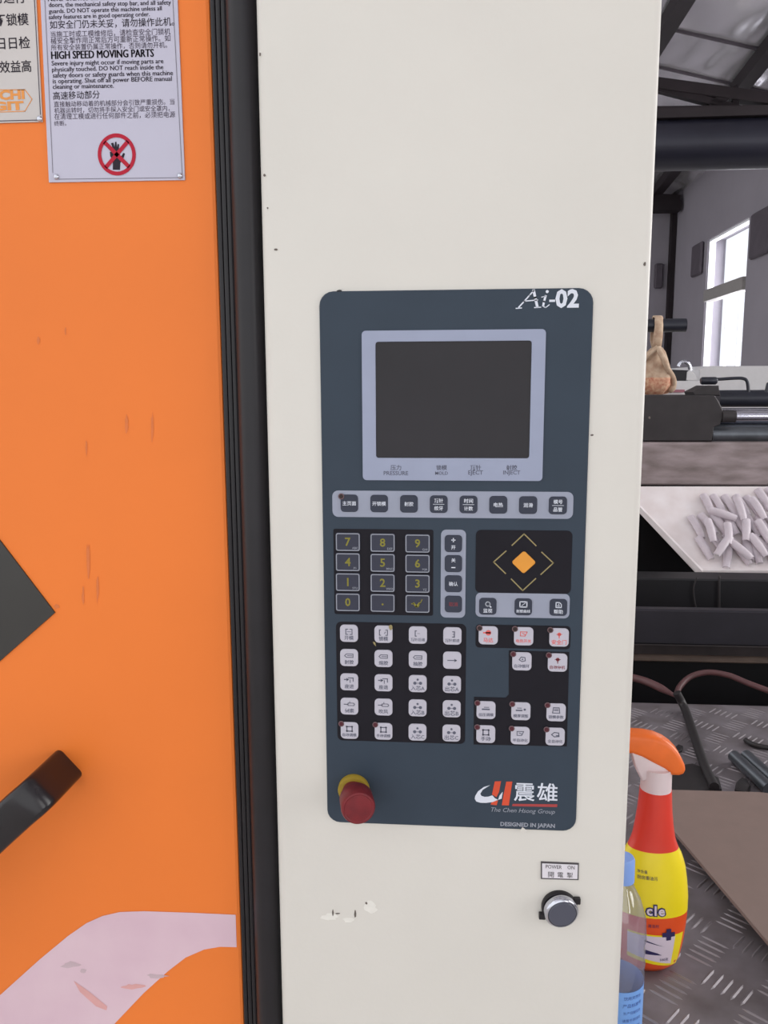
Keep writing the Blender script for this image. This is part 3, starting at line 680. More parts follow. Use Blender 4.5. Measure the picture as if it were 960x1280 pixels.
A = Art().poly(hp2([(432, 705), (432, 650), (414, 612), (412, 585), (424, 585), (430, 560), (420, 528), (436, 524), (444, 555), (446, 520), (456, 518), (460, 556), (464, 532), (473, 534), (474, 590), (484, 622), (502, 592), (513, 598), (500, 636), (482, 660), (480, 706)][::-1]))
A.put('hand_symbol', 'sign_ink_dark', s1, YT)
A = Art().add((V, [(k, (k + 1) % N, N + (k + 1) % N, N + k) for k in range(N)]))
for sg in (1, -1): A.add(ribbon([(pcx - R2 * .70, pcz - sg * R2 * .70), (pcx + R2 * .70, pcz + sg * R2 * .70)], 0.0030))
A.put('prohibition_symbol', 'sign_red', s1, YT - 0.0002)
for p in ((70.5, 221), (225, 219.8)): rivet(p, s1)
s2 = thing('slogan_sign', atY(0, 154, YD), 'cream Chinese slogan sign with orange lettering at the picture corner', 'sign')
ol = [pp(*p, YD) for p in ((-190, 159), (54, 153), (46, 0), (31, -280), (-205, -275))]
mk('plate', *plate(ol, 0.001, YD - 0.0003, 0.0002), 'sign_cream', s2)
A = Art()
for pts in (((-180, 155.5), (48, 150)), ((50.5, 143), (43, 0), (29, -260))): A.add(ribbon([pp(*p, YT) for p in pts], 0.0006))
A.put('border_line', 'sign_ink', s2, YT)
A = Art()
for s, p, q in (('可运行', (-9, 4.5), (32, 4)), ('不锁模', (-6, 33), (36, 31.5)), ('日日检', (-3, 62), (38, 60.5)), ('效益高', (0, 91.5), (39.5, 90))):
    A = Art(); line_text(A, s, p, q, YT, .01, ht=0.0086); A.put('text_line', 'sign_ink_dark', s2, YT)
A = Art(); line_text(A, 'YCHI', (-14, 126), (31, 124), YT, .05, ht=0.0072); line_text(A, 'IGIT', (-14, 139), (30, 137.5), YT, .05, ht=0.0066)
A.add(ribbon([pp(*p, YT) for p in ((-60, 113), (31, 112), (40, 124), (31, 139), (-60, 142))], 0.0006))
A.put('emblem_lettering', 'sign_orange', s2, YT)
rivet((49.5, 148.5), s2)

# ------------------------------------------------------------------ tread plate deck behind the column
YBOT = 0.30
ZP = atY(817, 1204, YBOT).z
YE2 = (atZ(800, 877, ZP).y + atZ(950, 884, ZP).y) / 2
deck = thing('tread_plate_deck', (1.2, 0.65, 0.0), 'dirty steel tread plate deck behind the cream column', 'deck')
mk('plate', *box(-0.9, 2.4, 0.125, YE2, ZP - 0.006, ZP), 'steel_plate', deck)
mk('base', *box(-0.88, 2.38, 0.135, YE2 - 0.02, 0.0, ZP - 0.006), 'frame_black', deck)
bar_m = None; L_, w_, h_ = 0.036, 0.0042, 0.0011
bv = [(-L_ / 2, 0, 0), (-L_ / 3, -w_ / 2, 0), (L_ / 3, -w_ / 2, 0), (L_ / 2, 0, 0), (L_ / 3, w_ / 2, 0), (-L_ / 3, w_ / 2, 0), (-L_ / 3, 0, h_), (L_ / 3, 0, h_)]
bf = [(0, 1, 6), (1, 2, 7, 6), (2, 3, 7), (3, 4, 7), (4, 5, 6, 7), (5, 0, 6)]
bar_m = mesh('tread_bar', bv, bf, 'steel_bar')
pitch = 0.062; cand = []
th0 = math.radians(4)
for i in range(-18, 46):
    for j in range(-22, 30):
        gx, gy = i * pitch, j * pitch
        X = 0.12 + gx * math.cos(th0) - gy * math.sin(th0); Yy = 0.12 + gx * math.sin(th0) + gy * math.cos(th0)
        ang = th0 + math.radians(45 if (i + j) % 2 else -45) + math.radians(0)
        for k in range(-2, 3):
            dx, dy = -math.sin(ang) * k * 0.0115, math.cos(ang) * k * 0.0115
            x, y = X + dx, Yy + dy
            if not (-0.88 < x < 2.38 and 0.145 < y < YE2 - 0.02): continue
            v = Vector((x, y, ZP)) - CAM; dpt = v.dot(FWD); sxp = 480 + FPX * v.dot(RIGHT) / dpt
            cand.append((dpt if 770 < sxp < 990 and y > 0.2 else 99 + dpt, x, y, ang))
cand.sort()
far = MB()
for n_, (dpt, x, y, ang) in enumerate(cand):
    if n_ < 300 and dpt < 50:
        o = link('tread_bar', bar_m, (x, y, ZP), deck); o.rotation_euler = (0, 0, ang)
    elif x < 1.6:
        c_, s_ = math.cos(ang), math.sin(ang)
        far.add([(x + v[0] * c_ - v[1] * s_, y + v[0] * s_ + v[1] * c_, ZP + v[2]) for v in bv], bf)
o = far.build('tread_pattern', 'steel_bar', deck); o['kind'] = 'stuff'

# ------------------------------------------------------------------ spray bottle
def bottle_pt(px, py): return atY(px, py, YBOT)
def axis_px(py): return 809 + (1204 - py) * 0.0487
sbx = bottle_pt(809, 1204).x
pxm = (atY(818, 1100, YBOT) - atY(817, 1100, YBOT)).length
sb = thing('spray_bottle', (sbx, YBOT, ZP), 'yellow and red trigger spray bottle with orange spray head', 'bottle')
prof = [(1204, 26), (1200, 34), (1190, 39), (1172, 43), (1150, 45.5), (1134, 46.5), (1114, 46.3), (1095, 44), (1078, 41), (1066, 37), (1056, 31.5), (1046, 27), (1030, 24), (1012, 21.5), (998, 20.2), (985, 19.5)]
def zof(py): return max(bottle_pt(817, py).z, ZP + 0.0005)
BP = [(zof(y), hw * pxm) for y, hw in prof]
def axx(z): # axis leans slightly with the photograph
    return sbx
def hw_at(z):
    for (z0, w0), (z1, w1) in zip(BP, BP[1:]):
        if z0 <= z <= z1: return w0 + (w1 - w0) * (z - z0) / (z1 - z0)
    return BP[-1][1] if z > BP[-1][0] else BP[0][1]
def dp_at(z):
    t = min(1, max(0, (z - zof(1060)) / (zof(1000) - zof(1060)))); return hw_at(z) * (0.62 + 0.38 * t)
def loft(zs, n=40, off=0.0):
    V = []; F = []
    for z in zs:
        for k in range(n):
            t = 2 * math.pi * k / n; V.append((axx(z) + (hw_at(z) + off) * math.cos(t), YBOT + (dp_at(z) + off) * math.sin(t), z))
    for i in range(len(zs) - 1):
        for k in range(n): F.append((i * n + k, i * n + (k + 1) % n, (i + 1) * n + (k + 1) % n, (i + 1) * n + k))
    return V, F + [tuple(range(n)), tuple(range((len(zs) - 1) * n, len(zs) * n))]
def zr_(y0, y1, n): return [lp(zof(y0), zof(y1), k / n) for k in range(n + 1)]
MB().add(*loft(zr_(1204, 1131, 10))).build('base_band', 'sleeve_orange', sb, True, 60)
MB().add(*loft(zr_(1131, 1056, 10))).build('body', 'sleeve_yellow', sb, True, 60)
MB().add(*loft(zr_(1056, 985, 10))).build('neck_sleeve', 'sleeve_red', sb, True, 60)
def on_bottle(px, py, off=0.0004):
    """a point of the bottle's front surface at picture column px, row py"""
    z = zof(py); hw = hw_at(z); dx = max(-0.97 * hw, min(0.97 * hw, (px - axis_px(py)) * pxm))
    return (axx(z) + dx * (1 + off / hw), YBOT - (dp_at(z) + off) * math.sqrt(1 - (dx / hw) ** 2), z)
def patch(name, quad, mat, off=0.0004, nu=10, nv=6):
    (ax_, ay), (bx_, by), (cx_, cy), (dx_, dy) = quad; V = []; F = []
    for j in range(nv + 1):
        for i in range(nu + 1):
            u, v = i / nu, j / nv
            x = lp(lp(ax_, bx_, u), lp(dx_, cx_, u), v); y = lp(lp(ay, by, u), lp(dy, cy, u), v); V.append(on_bottle(x, y, off))
    for j in range(nv):
        for i in range(nu): a = j * (nu + 1) + i; F.append((a, a + nu + 1, a + nu + 2, a + 1))
    return mk(name, V, F, mat, sb, True, fix=False)
def btext(name, body, cx, cy, wd, mat, off=0.0008, bold=0.0, ht=None, spacing=1.0):
    V, F = text_fit(body, 0, 0, wd=wd, ht=ht, bold=bold, spacing=spacing)
    return mk(name, [on_bottle(cx + x, cy - y, off) for x, y in V], F, mat, sb, fix=False)
patch('label_panel', ((780, 1150), (850, 1153), (842, 1195), (780, 1184)), 'sleeve_yellow')
patch('label_panel', ((780, 1152), (838, 1154), (833, 1190), (780, 1178)), 'sleeve_white', 0.0007)
for q in (((800, 1158), (812, 1162), (824, 1166), (800, 1160)), ((800, 1170), (815, 1174), (821, 1177), (800, 1176))): patch('label_mark', q, 'sleeve_navy', 0.001, 5, 2)
btext('label_word', 'cle', 813, 1121, 25.5, 'sleeve_navy', 0.0006, 0.11, spacing=1.22)
btext('label_word', 'cle', 813, 1121, 22, 'sleeve_white', 0.0010, 0.03, spacing=1.22)
btext('label_fine_print', '厨房重油污', 804, 1083.5, 24, 'sleeve_navy', 0.0006)
btext('label_fine_print', '净含量', 798, 1077, 12, 'sleeve_navy', 0.0006)
btext('label_fine_print', '500克', 824, 1183, 11, 'sleeve_navy', 0.001)
btext('label_fine_print', '清洁剂', 810, 1140, 13, 'sleeve_navy', 0.0008)
patch('label_cross', ((821, 1148), (837, 1148.5), (837, 1154), (821, 1153.5)), 'sleeve_navy', 0.0011, 4, 2)
patch('label_cross', ((826, 1143.5), (832, 1143.5), (832, 1158), (826, 1158)), 'sleeve_navy', 0.0012, 3, 3)
# sprayer head
def prism(pts, Y0, half, bev, name, mat, parent, seg=3, sub=0):
    bm = bmesh.new(); ps = [atY(x, y, Y0) for x, y in pts]
    f_ = [bm.verts.new((p.x, Y0 - half, p.z)) for p in ps]; b_ = [bm.verts.new((p.x, Y0 + half, p.z)) for p in ps]
    bm.faces.new(f_); bm.faces.new(b_[::-1])
    for i in range(len(ps)): bm.faces.new((f_[i - 1], b_[i - 1], b_[i], f_[i]))
    bmesh.ops.recalc_face_normals(bm, faces=bm.faces)
    ed = [e for e in bm.edges if len(e.link_faces) == 2 and any(len(f.verts) > 4 for f in e.link_faces)]
    bmesh.ops.bevel(bm, geom=ed, offset=bev, segments=seg, affect='EDGES', profile=0.5)
    bm.verts.index_update(); V = [v.co.copy() for v in bm.verts]; F = [[v.index for v in f.verts] for f in bm.faces]; bm.free()
    return mk(name, V, F, mat, parent, True, sharp=35)
MB().add(*lathe([(0, 19 * pxm), (zof(958) - zof(985), 18.5 * pxm)], (sbx, YBOT, zof(985.5)), (0, 0, 1), 32)).build('collar', 'sprayer_white', sb, True, 40)
hood = [(738, 922), (760, 915), (788, 913), (805, 914), (818, 916.5), (829, 921), (838, 927.5), (845, 935), (850, 944), (854, 953), (854.5, 958), (852, 963), (846, 965), (836, 964.5), (828, 957), (813, 949.5), (799, 942), (788, 938), (760, 937), (738, 937)]
prism(hood, YBOT, 0.0125, 0.006, 'spray_head', 'sprayer_orange', sb)
prism([(786, 934), (805, 940), (836, 958), (837, 968), (800, 972), (793, 958)], YBOT, 0.0105, 0.003, 'head_housing', 'sprayer_white', sb)
prism([(728, 921), (739, 921), (739, 938), (728, 938)], YBOT, 0.009, 0.002, 'nozzle', 'sprayer_white', sb)
prism([(764, 936), (776, 936), (772, 960), (764, 990), (756, 990), (763, 960)], YBOT, 0.006, 0.002, 'trigger', 'sprayer_orange', sb)

# ------------------------------------------------------------------ water bottle
YW = atZ(770, 1287, ZP).y
wx = atZ(770, 1287, ZP).x
pw = (atY(779, 1200, YW) - atY(778, 1200, YW)).length
def zw(py): return max(atY(770, py, YW).z, ZP + 0.0005)
wb = thing('water_bottle', (wx, YW, ZP), 'clear plastic water bottle with pale blue cap and blue label', 'bottle')
wprof = [(1288, 20), (1284, 28), (1278, 31), (1240, 31.2), (1218, 31.2), (1215, 32), (1205, 31), (1198, 32), (1190, 30.6), (1182, 32), (1174, 30.8), (1166, 32), (1156, 31.5), (1145, 30), (1132, 27), (1120, 23), (1108, 16), (1100, 12.5), (1096, 12)]
zs = []; Vv = [(zw(y) - ZP, r_ * pw) for y, r_ in wprof]
LV, LF = lathe(Vv, (wx, YW, ZP), (0, 0, 1), 48)
for i_, v_ in enumerate(LV):  # crinkled wall above the label
    if zw(1214) < v_.z < zw(1125):
        t_ = 2 * math.pi * (i_ % 48) / 48; f_ = 1 + 0.035 * math.sin(5 * t_ + v_.z * 260) * math.sin(v_.z * 150 + 1)
        v_.x = wx + (v_.x - wx) * f_; v_.y = YW + (v_.y - YW) * f_
MB().add(LV, LF).build('bottle_body', 'bottle_clear', wb, True, 60)
MB().add(*lathe([(zw(1277) - ZP, 31.6 * pw), (zw(1219) - ZP, 31.6 * pw)], (wx, YW, ZP), (0, 0, 1), 40, cap=False)).build('label_band', 'bottle_label', wb, True)
MB().add(*lathe([(zw(1099) - ZP, 14.5 * pw), (zw(1073) - ZP, 14.2 * pw), (zw(1070) - ZP, 12.5 * pw), (zw(1069.5) - ZP, 0.0)], (wx, YW, ZP), (0, 0, 1), 30, cap=False)).build('cap', 'cap_blue', wb, True, 40)
for k, (yy, s) in enumerate(((1226, '饮用天然水'), (1235, '产品标准号'), (1244, '生产日期见瓶'), (1253, '请置于阴凉处'), (1262, '避免阳光直射'))):
    V, F = text_fit(s, 0, 0, wd=26 + 2 * (k % 2)); rad = 31.7 * pw + 0.0002; W2 = []
    for x, y in V:
        ang = (x - 0 + 14) * pw / rad; W2.append((wx + rad * math.sin(ang), YW - rad * math.cos(ang), zw(yy) + y * pw))
    mk('label_print', W2, F, 'bottle_label_ink', wb, fix=False)

# ------------------------------------------------------------------ things lying on the deck
zc = ZP + 0.022
ol = [atZ(x, y, zc + 0.005) for x, y in ((832, 987), (948, 990), (1150, 1012), (1260, 1300), (1120, 1366), (836, 1031))]
n = len(ol); V = [p.copy() for p in ol] + [p - Vector((0, 0, 0.005)) for p in ol]
cbx = thing('cardboard_sheet', atZ(950, 1080, ZP), 'flat brown cardboard sheet raised on battens behind the spray bottle', 'cardboard')
mk('sheet', V, [tuple(range(n)), tuple(range(n, 2 * n))] + [(k, (k + 1) % n, n + (k + 1) % n, n + k) for k in range(n)], 'cardboard', cbx)
for p, q in (((880, 1000), (1000, 1075)), ((980, 1040), (1012, 1160))):
    a, b = atZ(*p, ZP + 0.0122), atZ(*q, ZP + 0.0122); mk('batten', *beam(a, b, 0.03, 0.0196), 'wood_batten', cbx)
hz = ZP + 0.0105
pts = smooth_path([atZ(846, 866, hz + .03), atZ(856, 886, hz), atZ(868, 920, hz), atZ(880, 955, hz), atZ(893, 984, hz)])
tag(MB().add(*tube(pts, 0.0085, 12)).build('black_hose', 'hose_black', None, True, 50), 'black rubber hose lying on the tread plate behind the spray head', 'hose')
pts = smooth_path([atY(740, 838, 1.22), atY(790, 847, 1.20), atY(815, 855, 1.16), atY(846, 871, 1.12)])
tag(MB().add(*tube(pts, [0.0085] * (len(pts) - 4) + [0.007, 0.005, 0.004, 0.003], 12)).build('brown_hose', 'hose_brown', None, True, 50), 'reddish brown hose end at the deck edge beside the column', 'hose')
pts = smooth_path([atY(846, 868, 1.16), atY(850, 858, 1.19), atY(863, 846, 1.22), atY(884, 840.5, 1.22), atY(910, 844, 1.2), atY(935, 854, 1.18), atY(965, 865, 1.16), atY(1010, 880, 1.13)])
tag(MB().add(*tube(pts, 0.0066, 12)).build('brown_hose', 'hose_brown', None, True, 50), 'purple brown hose arching above the far deck edge', 'hose')
def flat_lump(name, pts, t, mat, label, cat):
    ps = [atZ(x, y, ZP + 0.0005) for x, y in pts]; n = len(ps); c = sum(ps, Vector()) / n
    V = [p.copy() for p in ps] + [p + Vector((0, 0, t * 0.7)) for p in ps] + [c + (p - c) * 0.85 + Vector((0, 0, t)) for p in ps]
    F = [tuple(range(n)), tuple(range(2 * n, 3 * n))] + [(L + k, L + (k + 1) % n, L + n + (k + 1) % n, L + n + k) for L in (0, n) for k in range(n)]
    tag(mk(name, V, F, mat, None, True, sharp=50), label, cat)
flat_lump('rubber_pad', [(832, 984), (838, 968), (850, 960), (866, 958), (878, 963), (886, 970), (898, 976), (902, 990), (860, 994), (832, 992)], 0.008, 'hose_black', 'black rubber pad on the deck behind the cardboard sheet', 'pad')  # flat black piece added as the dark shadow behind the sheet
flat_lump('rubber_plug', [(918, 992), (920, 983), (927, 977), (934, 980), (938, 988), (934, 995)], 0.01, 'hose_black', 'small black rubber plug at the far cardboard edge', 'plug')
a, b = atZ(925, 945, ZP + 0.012), atZ(970, 986, ZP + 0.012); dd = (b - a).normalized(); sd = Vector((-dd.y, dd.x, 0))
tb = thing('steel_tubes', a - Vector((0, 0, 0.012)), 'two dark glossy steel tubes side by side on the deck', 'tubes')
for s_ in (-1, 1):
    MB().add(*tube([a + sd * s_ * 0.0115, b + sd * s_ * 0.0115], 0.0112, 16)).build('tube', 'cylinder_grey', tb, True, 50)
pts = smooth_path([atZ(932, 925, ZP + 0.005), atZ(940, 930, ZP + 0.005), atZ(955, 934, ZP + 0.005), atZ(985, 938, ZP + 0.005)])
tag(MB().add(*tube(pts, 0.005, 10)).build('cable_end', 'hose_black', None, True, 50), 'short black cable end on the deck above the steel tubes', 'cable')
flat_lump('black_clip', [(843, 937), (848, 932), (853, 934), (852, 940), (846, 942)], 0.004, 'hose_black', 'tiny black clip on the deck left of the hose', 'clip')

# ------------------------------------------------------------------ dark machine behind the deck
X0, X1 = -0.9, 2.4
mc = thing('moulding_machine', (1.3, 1.9, 0.0), 'dark steel machine frame with tie rods behind the tread plate', 'machine')
def face_beam(name, ytop, ybot, Y, depth, mat, x0=X0, x1=X1):
    zt, zb = atY(880, ytop, Y).z, atY(880, ybot, Y).z
    return mk(name, *bbox(x0, x1, Y, Y + depth, zb, zt, 0.004, 1), mat, mc)
face_beam('upper_rail', 724, 768, 1.63, 0.09, 'frame_black')
face_beam('cross_beam', 763, 807, 1.32, 0.03, 'frame_blue')
face_beam('recess_bar', 806, 826, 1.40, 0.12, 'frame_brown')
face_beam('ledge', 825.5, 829, 1.36, 0.05, 'ledge_brass')
mk('lower_panel', *box(X0, X1, 1.50, 1.62, 0.0, atY(880, 828, 1.5).z), 'frame_black', mc)
mk('inner_panel', *box(X0, X1, 2.28, 2.34, 0.0, atY(880, 590, 2.28).z), 'frame_black', mc)
for xx in (X0, X1 - 0.12): mk('side_post', *box(xx, xx + 0.12, 1.625, 2.275, 0.0, 1.05), 'frame_black', mc)
YP = 2.02
zpt, zpb = atY(880, 553, YP).z, atY(880, 607, YP).z
mk('platen_beam', *bbox(X0, X1, YP, YP + 0.25, zpb, zpt, 0.006, 2), 'galvanised', mc)
# clamp block on the beam
def xz(x, y, Y): v = atY(x, y, Y); return (v.x, v.z)
YK2 = YP + 0.02
zb_ = zpt
def block(name, pts, Y, depth, mat, parent=mc, bev=0.004):
    o = [xz(x, y, Y) for x, y in pts]; V, F = plate(o, depth, Y + depth, bev); return mk(name, V, F, mat, parent)
block('clamp_block', [(700, 552), (890, 552), (893, 534), (900, 531), (905, 522), (904, 512), (898, 500), (893, 494), (700, 494)], YK2, 0.14, 'block_dark')
block('clamp_block', [(868, 495), (900, 495), (899, 482), (882, 482), (866, 490)], YK2 + 0.02, 0.1, 'block_dark')
def rod(name, yt, yb, x0, x1, Y, mat):
    t, b = atY(900, yt, Y), atY(900, yb, Y); r_ = (t.z - b.z) / 2; z = (t.z + b.z) / 2
    return MB().add(*tube([(atY(x0, 500, Y).x, Y, z), (atY(x1, 500, Y).x, Y, z)], r_, 24)).build(name, mat, mc, True, 50)
rod('guide_bar', 487.5, 509, 897, 1300, YK2 + 0.14, 'pipe_black')
rod('tie_rod', 510, 531, 900, 1300, YK2 + 0.07, 'tie_rod')
rod('rod_collar', 513, 528, 903, 920, YK2 + 0.01, 'block_dark')
rod('hydraulic_cylinder', 530, 556, 890, 1300, YK2 + 0.06, 'cylinder_grey')
yl = YK2 + 0.06
pts = smooth_path([atY(884, 479, yl), atY(888, 474.5, yl), atY(900, 474, yl), atY(915, 473, yl), atY(928, 473, yl), atY(934, 477, yl), atY(935.5, 490, yl)], 5)
MB().add(*tube(pts, 0.0052, 10)).build('lever', 'pipe_black', mc, True, 50)
c = atY(888, 476, yl); MB().add(*lathe([(-.03, .009), (-.026, .012), (.016, .012), (.02, .009)], c, (1, 0, 0), 16)).build('lever_knob', 'pipe_black', mc, True, 40)
pts = [atY(958, 490, yl), atY(960, 480, yl), atY(968, 476, yl), atY(985, 476, yl)]
MB().add(*tube(pts, 0.006, 10)).build('lever', 'pipe_black', mc, True, 50)
# wires under the chute
for pts, r_ in (([(871, 722), (867, 735), (868, 750), (871, 764)], 0.0022), ([(899, 720), (899, 742), (899, 763)], 0.0030)):
    MB().add(*tube(smooth_path([atY(x, y, 1.622) for x, y in pts]), r_, 8)).build('wire', 'block_dark', mc, True)

# ------------------------------------------------------------------ white chute with moulded parts
YT1, YB1 = 2.0, 1.76
def chute_pt(x, y, lift=0.0):
    a = atY(880, 608, YT1); b = atY(880, 721, YB1); d = Vector((1, 0, 0)); e = (b - a); e.x = 0; nn = d.cross(e).normalized()
    if nn.z < 0: nn = -nn
    r_ = ray(x, y); t = nn.dot(a - CAM) / nn.dot(r_); return CAM + r_ * t + nn * lift, nn, e.normalized()
ch = thing('parts_chute', chute_pt(960, 721)[0], 'white sloping sheet metal chute below the grey dusty beam', 'chute')
ol = [chute_pt(*p)[0] for p in ((755, 608), (1240, 608), (1240, 640), (1130, 721), (876, 721), (796, 636), (755, 600))][:-1]
nn = chute_pt(900, 650)[1]; n = len(ol)
V = ol + [p - nn * 0.006 for p in ol]
mk('chute_sheet', V, [tuple(range(n)), tuple(range(n, 2 * n))] + [(k, (k + 1) % n, n + (k + 1) % n, n + k) for k in range(n)], 'chute_white', ch)
p0, p1, p2 = chute_pt(798, 637, 0.008)[0], chute_pt(877, 719, 0.008)[0], chute_pt(1130, 719, 0.008)[0]
mk('side_lip', *beam(p0, p1, 0.010, 0.016), 'chute_white', ch)
mk('front_lip', *beam(p1, p2, 0.010, 0.02), 'chute_white', ch)
# one moulded part: a short curved channel
def part_mesh():
    V = []; F = []; nl, na = 6, 6
    for lay, rad in ((0, 0.0125), (1, 0.0095)):
        for i in range(nl + 1):
            u = i / nl - 0.5; x = u * 0.080; bend = -0.004 * (2 * u) ** 2; s_ = 1 - 0.18 * max(0, u) * 2
            for k in range(na + 1):
                t = math.pi * k / na; V.append((x, rad * s_ * math.cos(t), 0.85 * rad * s_ * math.sin(t) + bend))
    st = na + 1; off = (nl + 1) * st
    for i in range(nl):
        for k in range(na):
            a = i * st + k; F.append((a, a + 1, a + st + 1, a + st)); F.append((off + a, off + a + st, off + a + st + 1, off + a + 1))
        for k in (0, na): a = i * st + k; F.append((a, a + st, off + a + st, off + a))
    for i in (0, nl):
        for k in range(na): a = i * st + k; F.append((a, off + a, off + a + 1, a + 1))
    me = mesh('plastic_part', V, F, 'part_plastic', True)
    bm = bmesh.new(); bm.from_mesh(me); bmesh.ops.recalc_face_normals(bm, faces=bm.faces); bm.to_mesh(me); bm.free()
    me.set_sharp_from_angle(angle=math.radians(50)); return me
pm = part_mesh()
rng = random.Random(11)
spots = []
for rw, (yy, xa_, xb_) in enumerate(((634, 884, 1010), (660, 870, 1010), (686, 880, 1000), (695, 908, 985))):
    x = xa_
    while x < xb_:
        spots.append((x, yy + rng.uniform(-4, 4) - (6 if x > 940 and rw == 0 else 0), rng.gauss(108, 4 if rw < 2 else 12), 0.0095)); x += 14 if rw < 2 else 18
for yy, xa_, xb_ in ((648, 900, 1000), (674, 885, 1000), (693, 900, 985)):
    x = xa_
    while x < xb_: spots.append((x, yy + rng.uniform(-5, 5), rng.gauss(95, 28), 0.031)); x += 22
for k, (x, y, dg, lift) in enumerate(spots):
    p, nn, e = chute_pt(x, y, lift + rng.uniform(0, .003)); th = math.radians(dg - 90)
    xa = (e * math.cos(th) + Vector((1, 0, 0)) * math.sin(th)).normalized(); za = nn; ya_ = za.cross(xa).normalized()
    Rm = Matrix((xa, ya_, za)).transposed() @ Matrix.Rotation(rng.uniform(-.2, .2) * (2 if lift > .02 else 1), 3, 'X') @ Matrix.Rotation(rng.uniform(-.06, .06), 3, 'Y')
    o = link('plastic_part', pm, p); o.rotation_euler = Rm.to_euler()
    tag(o, 'pale moulded plastic piece piled on the white chute', 'plastic piece', 'moulded pieces on the white chute')

# ------------------------------------------------------------------ short pipe with a bag hung on it, far white machine
yp = 2.5
rk = thing('hanging_pipe', atY(760, 560, yp), 'short dark horizontal pipe sticking out behind the column', 'pipe')
t_, b_ = atY(850, 398, yp), atY(850, 415, yp); rr_ = (t_.z - b_.z) / 2; pzc = (t_.z + b_.z) / 2
MB().add(*tube([(atY(740, 405, yp).x, yp, pzc), (t_.x + 0.021, yp, pzc)], rr_, 20)).build('pipe', 'pipe_black', rk, True, 50)
px_ = atY(748, 405, yp).x
mk('post', *box(px_ - 0.03, px_ + 0.03, yp - 0.03, yp + 0.03, 0.0, pzc), 'frame_black', rk)
bgp = thing('hanging_bag', atY(820, 494, yp - 0.03), 'pale beige knotted bag hanging on the short dark pipe', 'bag')
# neck strap over the pipe
xm = atY(821.5, 400, yp).x; hwb = 0.0135
V = []; F = []; path = []
for k in range(9):
    t = math.pi * k / 8; path.append((yp - math.cos(t) * (rr_ + 0.006), pzc + math.sin(t) * (rr_ + 0.008)))
zend = atY(822, 437, yp).z
path = [(yp - 0.02, zend), (yp - rr_ - 0.008, lp(zend, pzc, .5))] + path + [(yp + rr_ + 0.006, lp(zend, pzc, .4)), (yp, zend)]
for i, (yy, zz) in enumerate(path):
    j = 0.0015 * math.sin(i * 1.7); ww = hwb * (1.15 if i < 2 else 1.0)
    for s_ in (-1, -0.5, 0, 0.5, 1): V.append((xm + s_ * ww + j - (0.004 if i < 2 else 0), yy - (0.004 if i < 7 else -0.004) * (1 - s_ * s_), zz))
for i in range(len(path) - 1):
    for k in range(4): a = i * 5 + k; F.append((a, a + 1, a + 6, a + 5))
o = mk('neck', V, F, 'bag_cloth', bgp, True, fix=False)
md = o.modifiers.new('thickness', 'SOLIDIFY'); md.thickness = 0.006; md.offset = 0
secs = [(434, 821, 6), (440, 820, 11), (448, 818, 16), (456, 817, 20), (464, 816.5, 23), (472, 816, 26), (480, 815.5, 27), (487, 815, 24), (492, 815, 18), (494, 815, 8)]
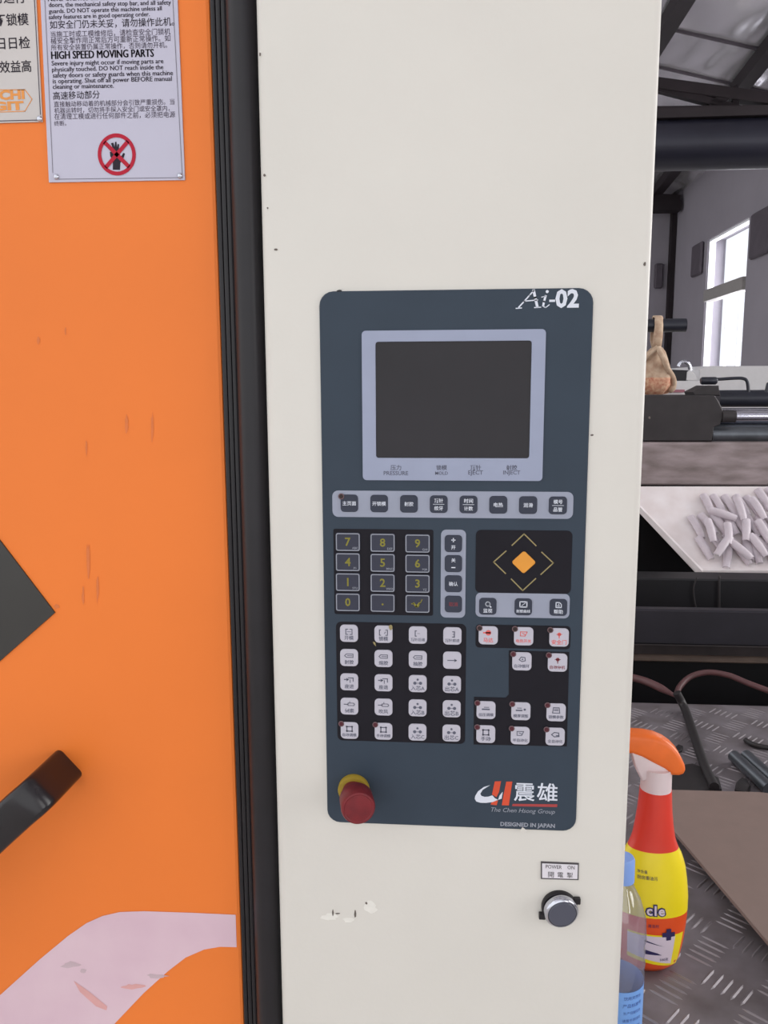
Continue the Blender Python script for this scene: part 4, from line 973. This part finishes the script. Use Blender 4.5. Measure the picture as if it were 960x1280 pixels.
def bag(ys, mat, name):
    V = []; F = []; n = 28
    for y, cx, hw in ys:
        c = atY(cx, y, yp - 0.01); s_ = (atY(cx + 1, y, yp) - atY(cx, y, yp)).length * hw
        for k in range(n):
            t = 2 * math.pi * k / n; fold = 1 + 0.10 * math.sin(5 * t + y * 0.08) + 0.05 * math.sin(9 * t + y * .05)
            V.append((c.x + s_ * fold * math.cos(t), c.y + s_ * 0.7 * fold * math.sin(t), c.z))
    for i in range(len(ys) - 1):
        for k in range(n): F.append((i * n + k, i * n + (k + 1) % n, (i + 1) * n + (k + 1) % n, (i + 1) * n + k))
    F += [tuple(range(n)), tuple(range((len(ys) - 1) * n, len(ys) * n))]
    return mk(name, V, F, mat, bgp, True, sharp=60)
bag(secs[:6], 'bag_cloth', 'bag_body'); bag([secs[5]] + secs[6:], 'bag_red', 'bag_bottom')
fold_a = smooth_path([atY(822, 434, yp - .05), atY(828, 446, yp - .06), atY(834, 460, yp - .055), atY(841, 472, yp - .04), atY(842, 482, yp - .03), atY(836, 490, yp - .03)])
MB().add(*tube(fold_a, [0.010] * (len(fold_a) - 6) + [0.012, 0.013, 0.012, 0.011, 0.009, 0.005], 10)).build('bag_fold', 'bag_cloth', bgp, True)
fold_b = smooth_path([atY(822, 434, yp - .05), atY(812, 442, yp - .05), atY(803, 452, yp - .04)])
MB().add(*tube(fold_b, 0.009, 10)).build('bag_fold', 'bag_cloth', bgp, True)

yf_ = 4.6
fm = thing('far_machine', (2.9, yf_ + 0.4, 0.0), 'light grey machine hood in the distance below the window', 'machine')
def fblock(name, pts, Y, depth, mat, bev=0.006): return block(name, pts, Y, depth, mat, fm, bev)
zfl = atY(880, 520, yf_).z
fblock('hood', [(874, 530), (1100, 530), (1100, 457), (883, 457.5), (874, 462)], yf_, 0.8, 'far_white')
fblock('lower_hood', [(800, 530), (884, 530), (884, 476), (800, 476)], yf_ - 0.1, 0.09, 'far_white')
fblock('red_strip', [(800, 490.5), (856, 490.5), (856, 487), (800, 487)], yf_ - 0.125, 0.02, 'far_red', 0.002)
fblock('dark_box', [(840, 476), (860, 476), (861, 463), (840, 462)], yf_ - 0.09, 0.07, 'frame_black')
fblock('wedge', [(858, 475.5), (872, 475.5), (869, 468), (863, 462), (859, 465)], yf_ - 0.095, 0.07, 'far_white', 0.003)
pts = [atY(855 + 8 * math.cos(t), 464 - 12 * math.sin(t), yf_ - 0.06) for t in [math.pi * k / 12 for k in range(0, 11)]]
MB().add(*tube(pts, 0.012, 10)).build('hoop', 'chrome', fm, True, 50)
mk('stand', *box(atY(800, 500, yf_).x, 3.35, yf_ + 0.02, yf_ + 0.78, 0.0, atY(880, 532, yf_).z + 0.02), 'far_white', fm)
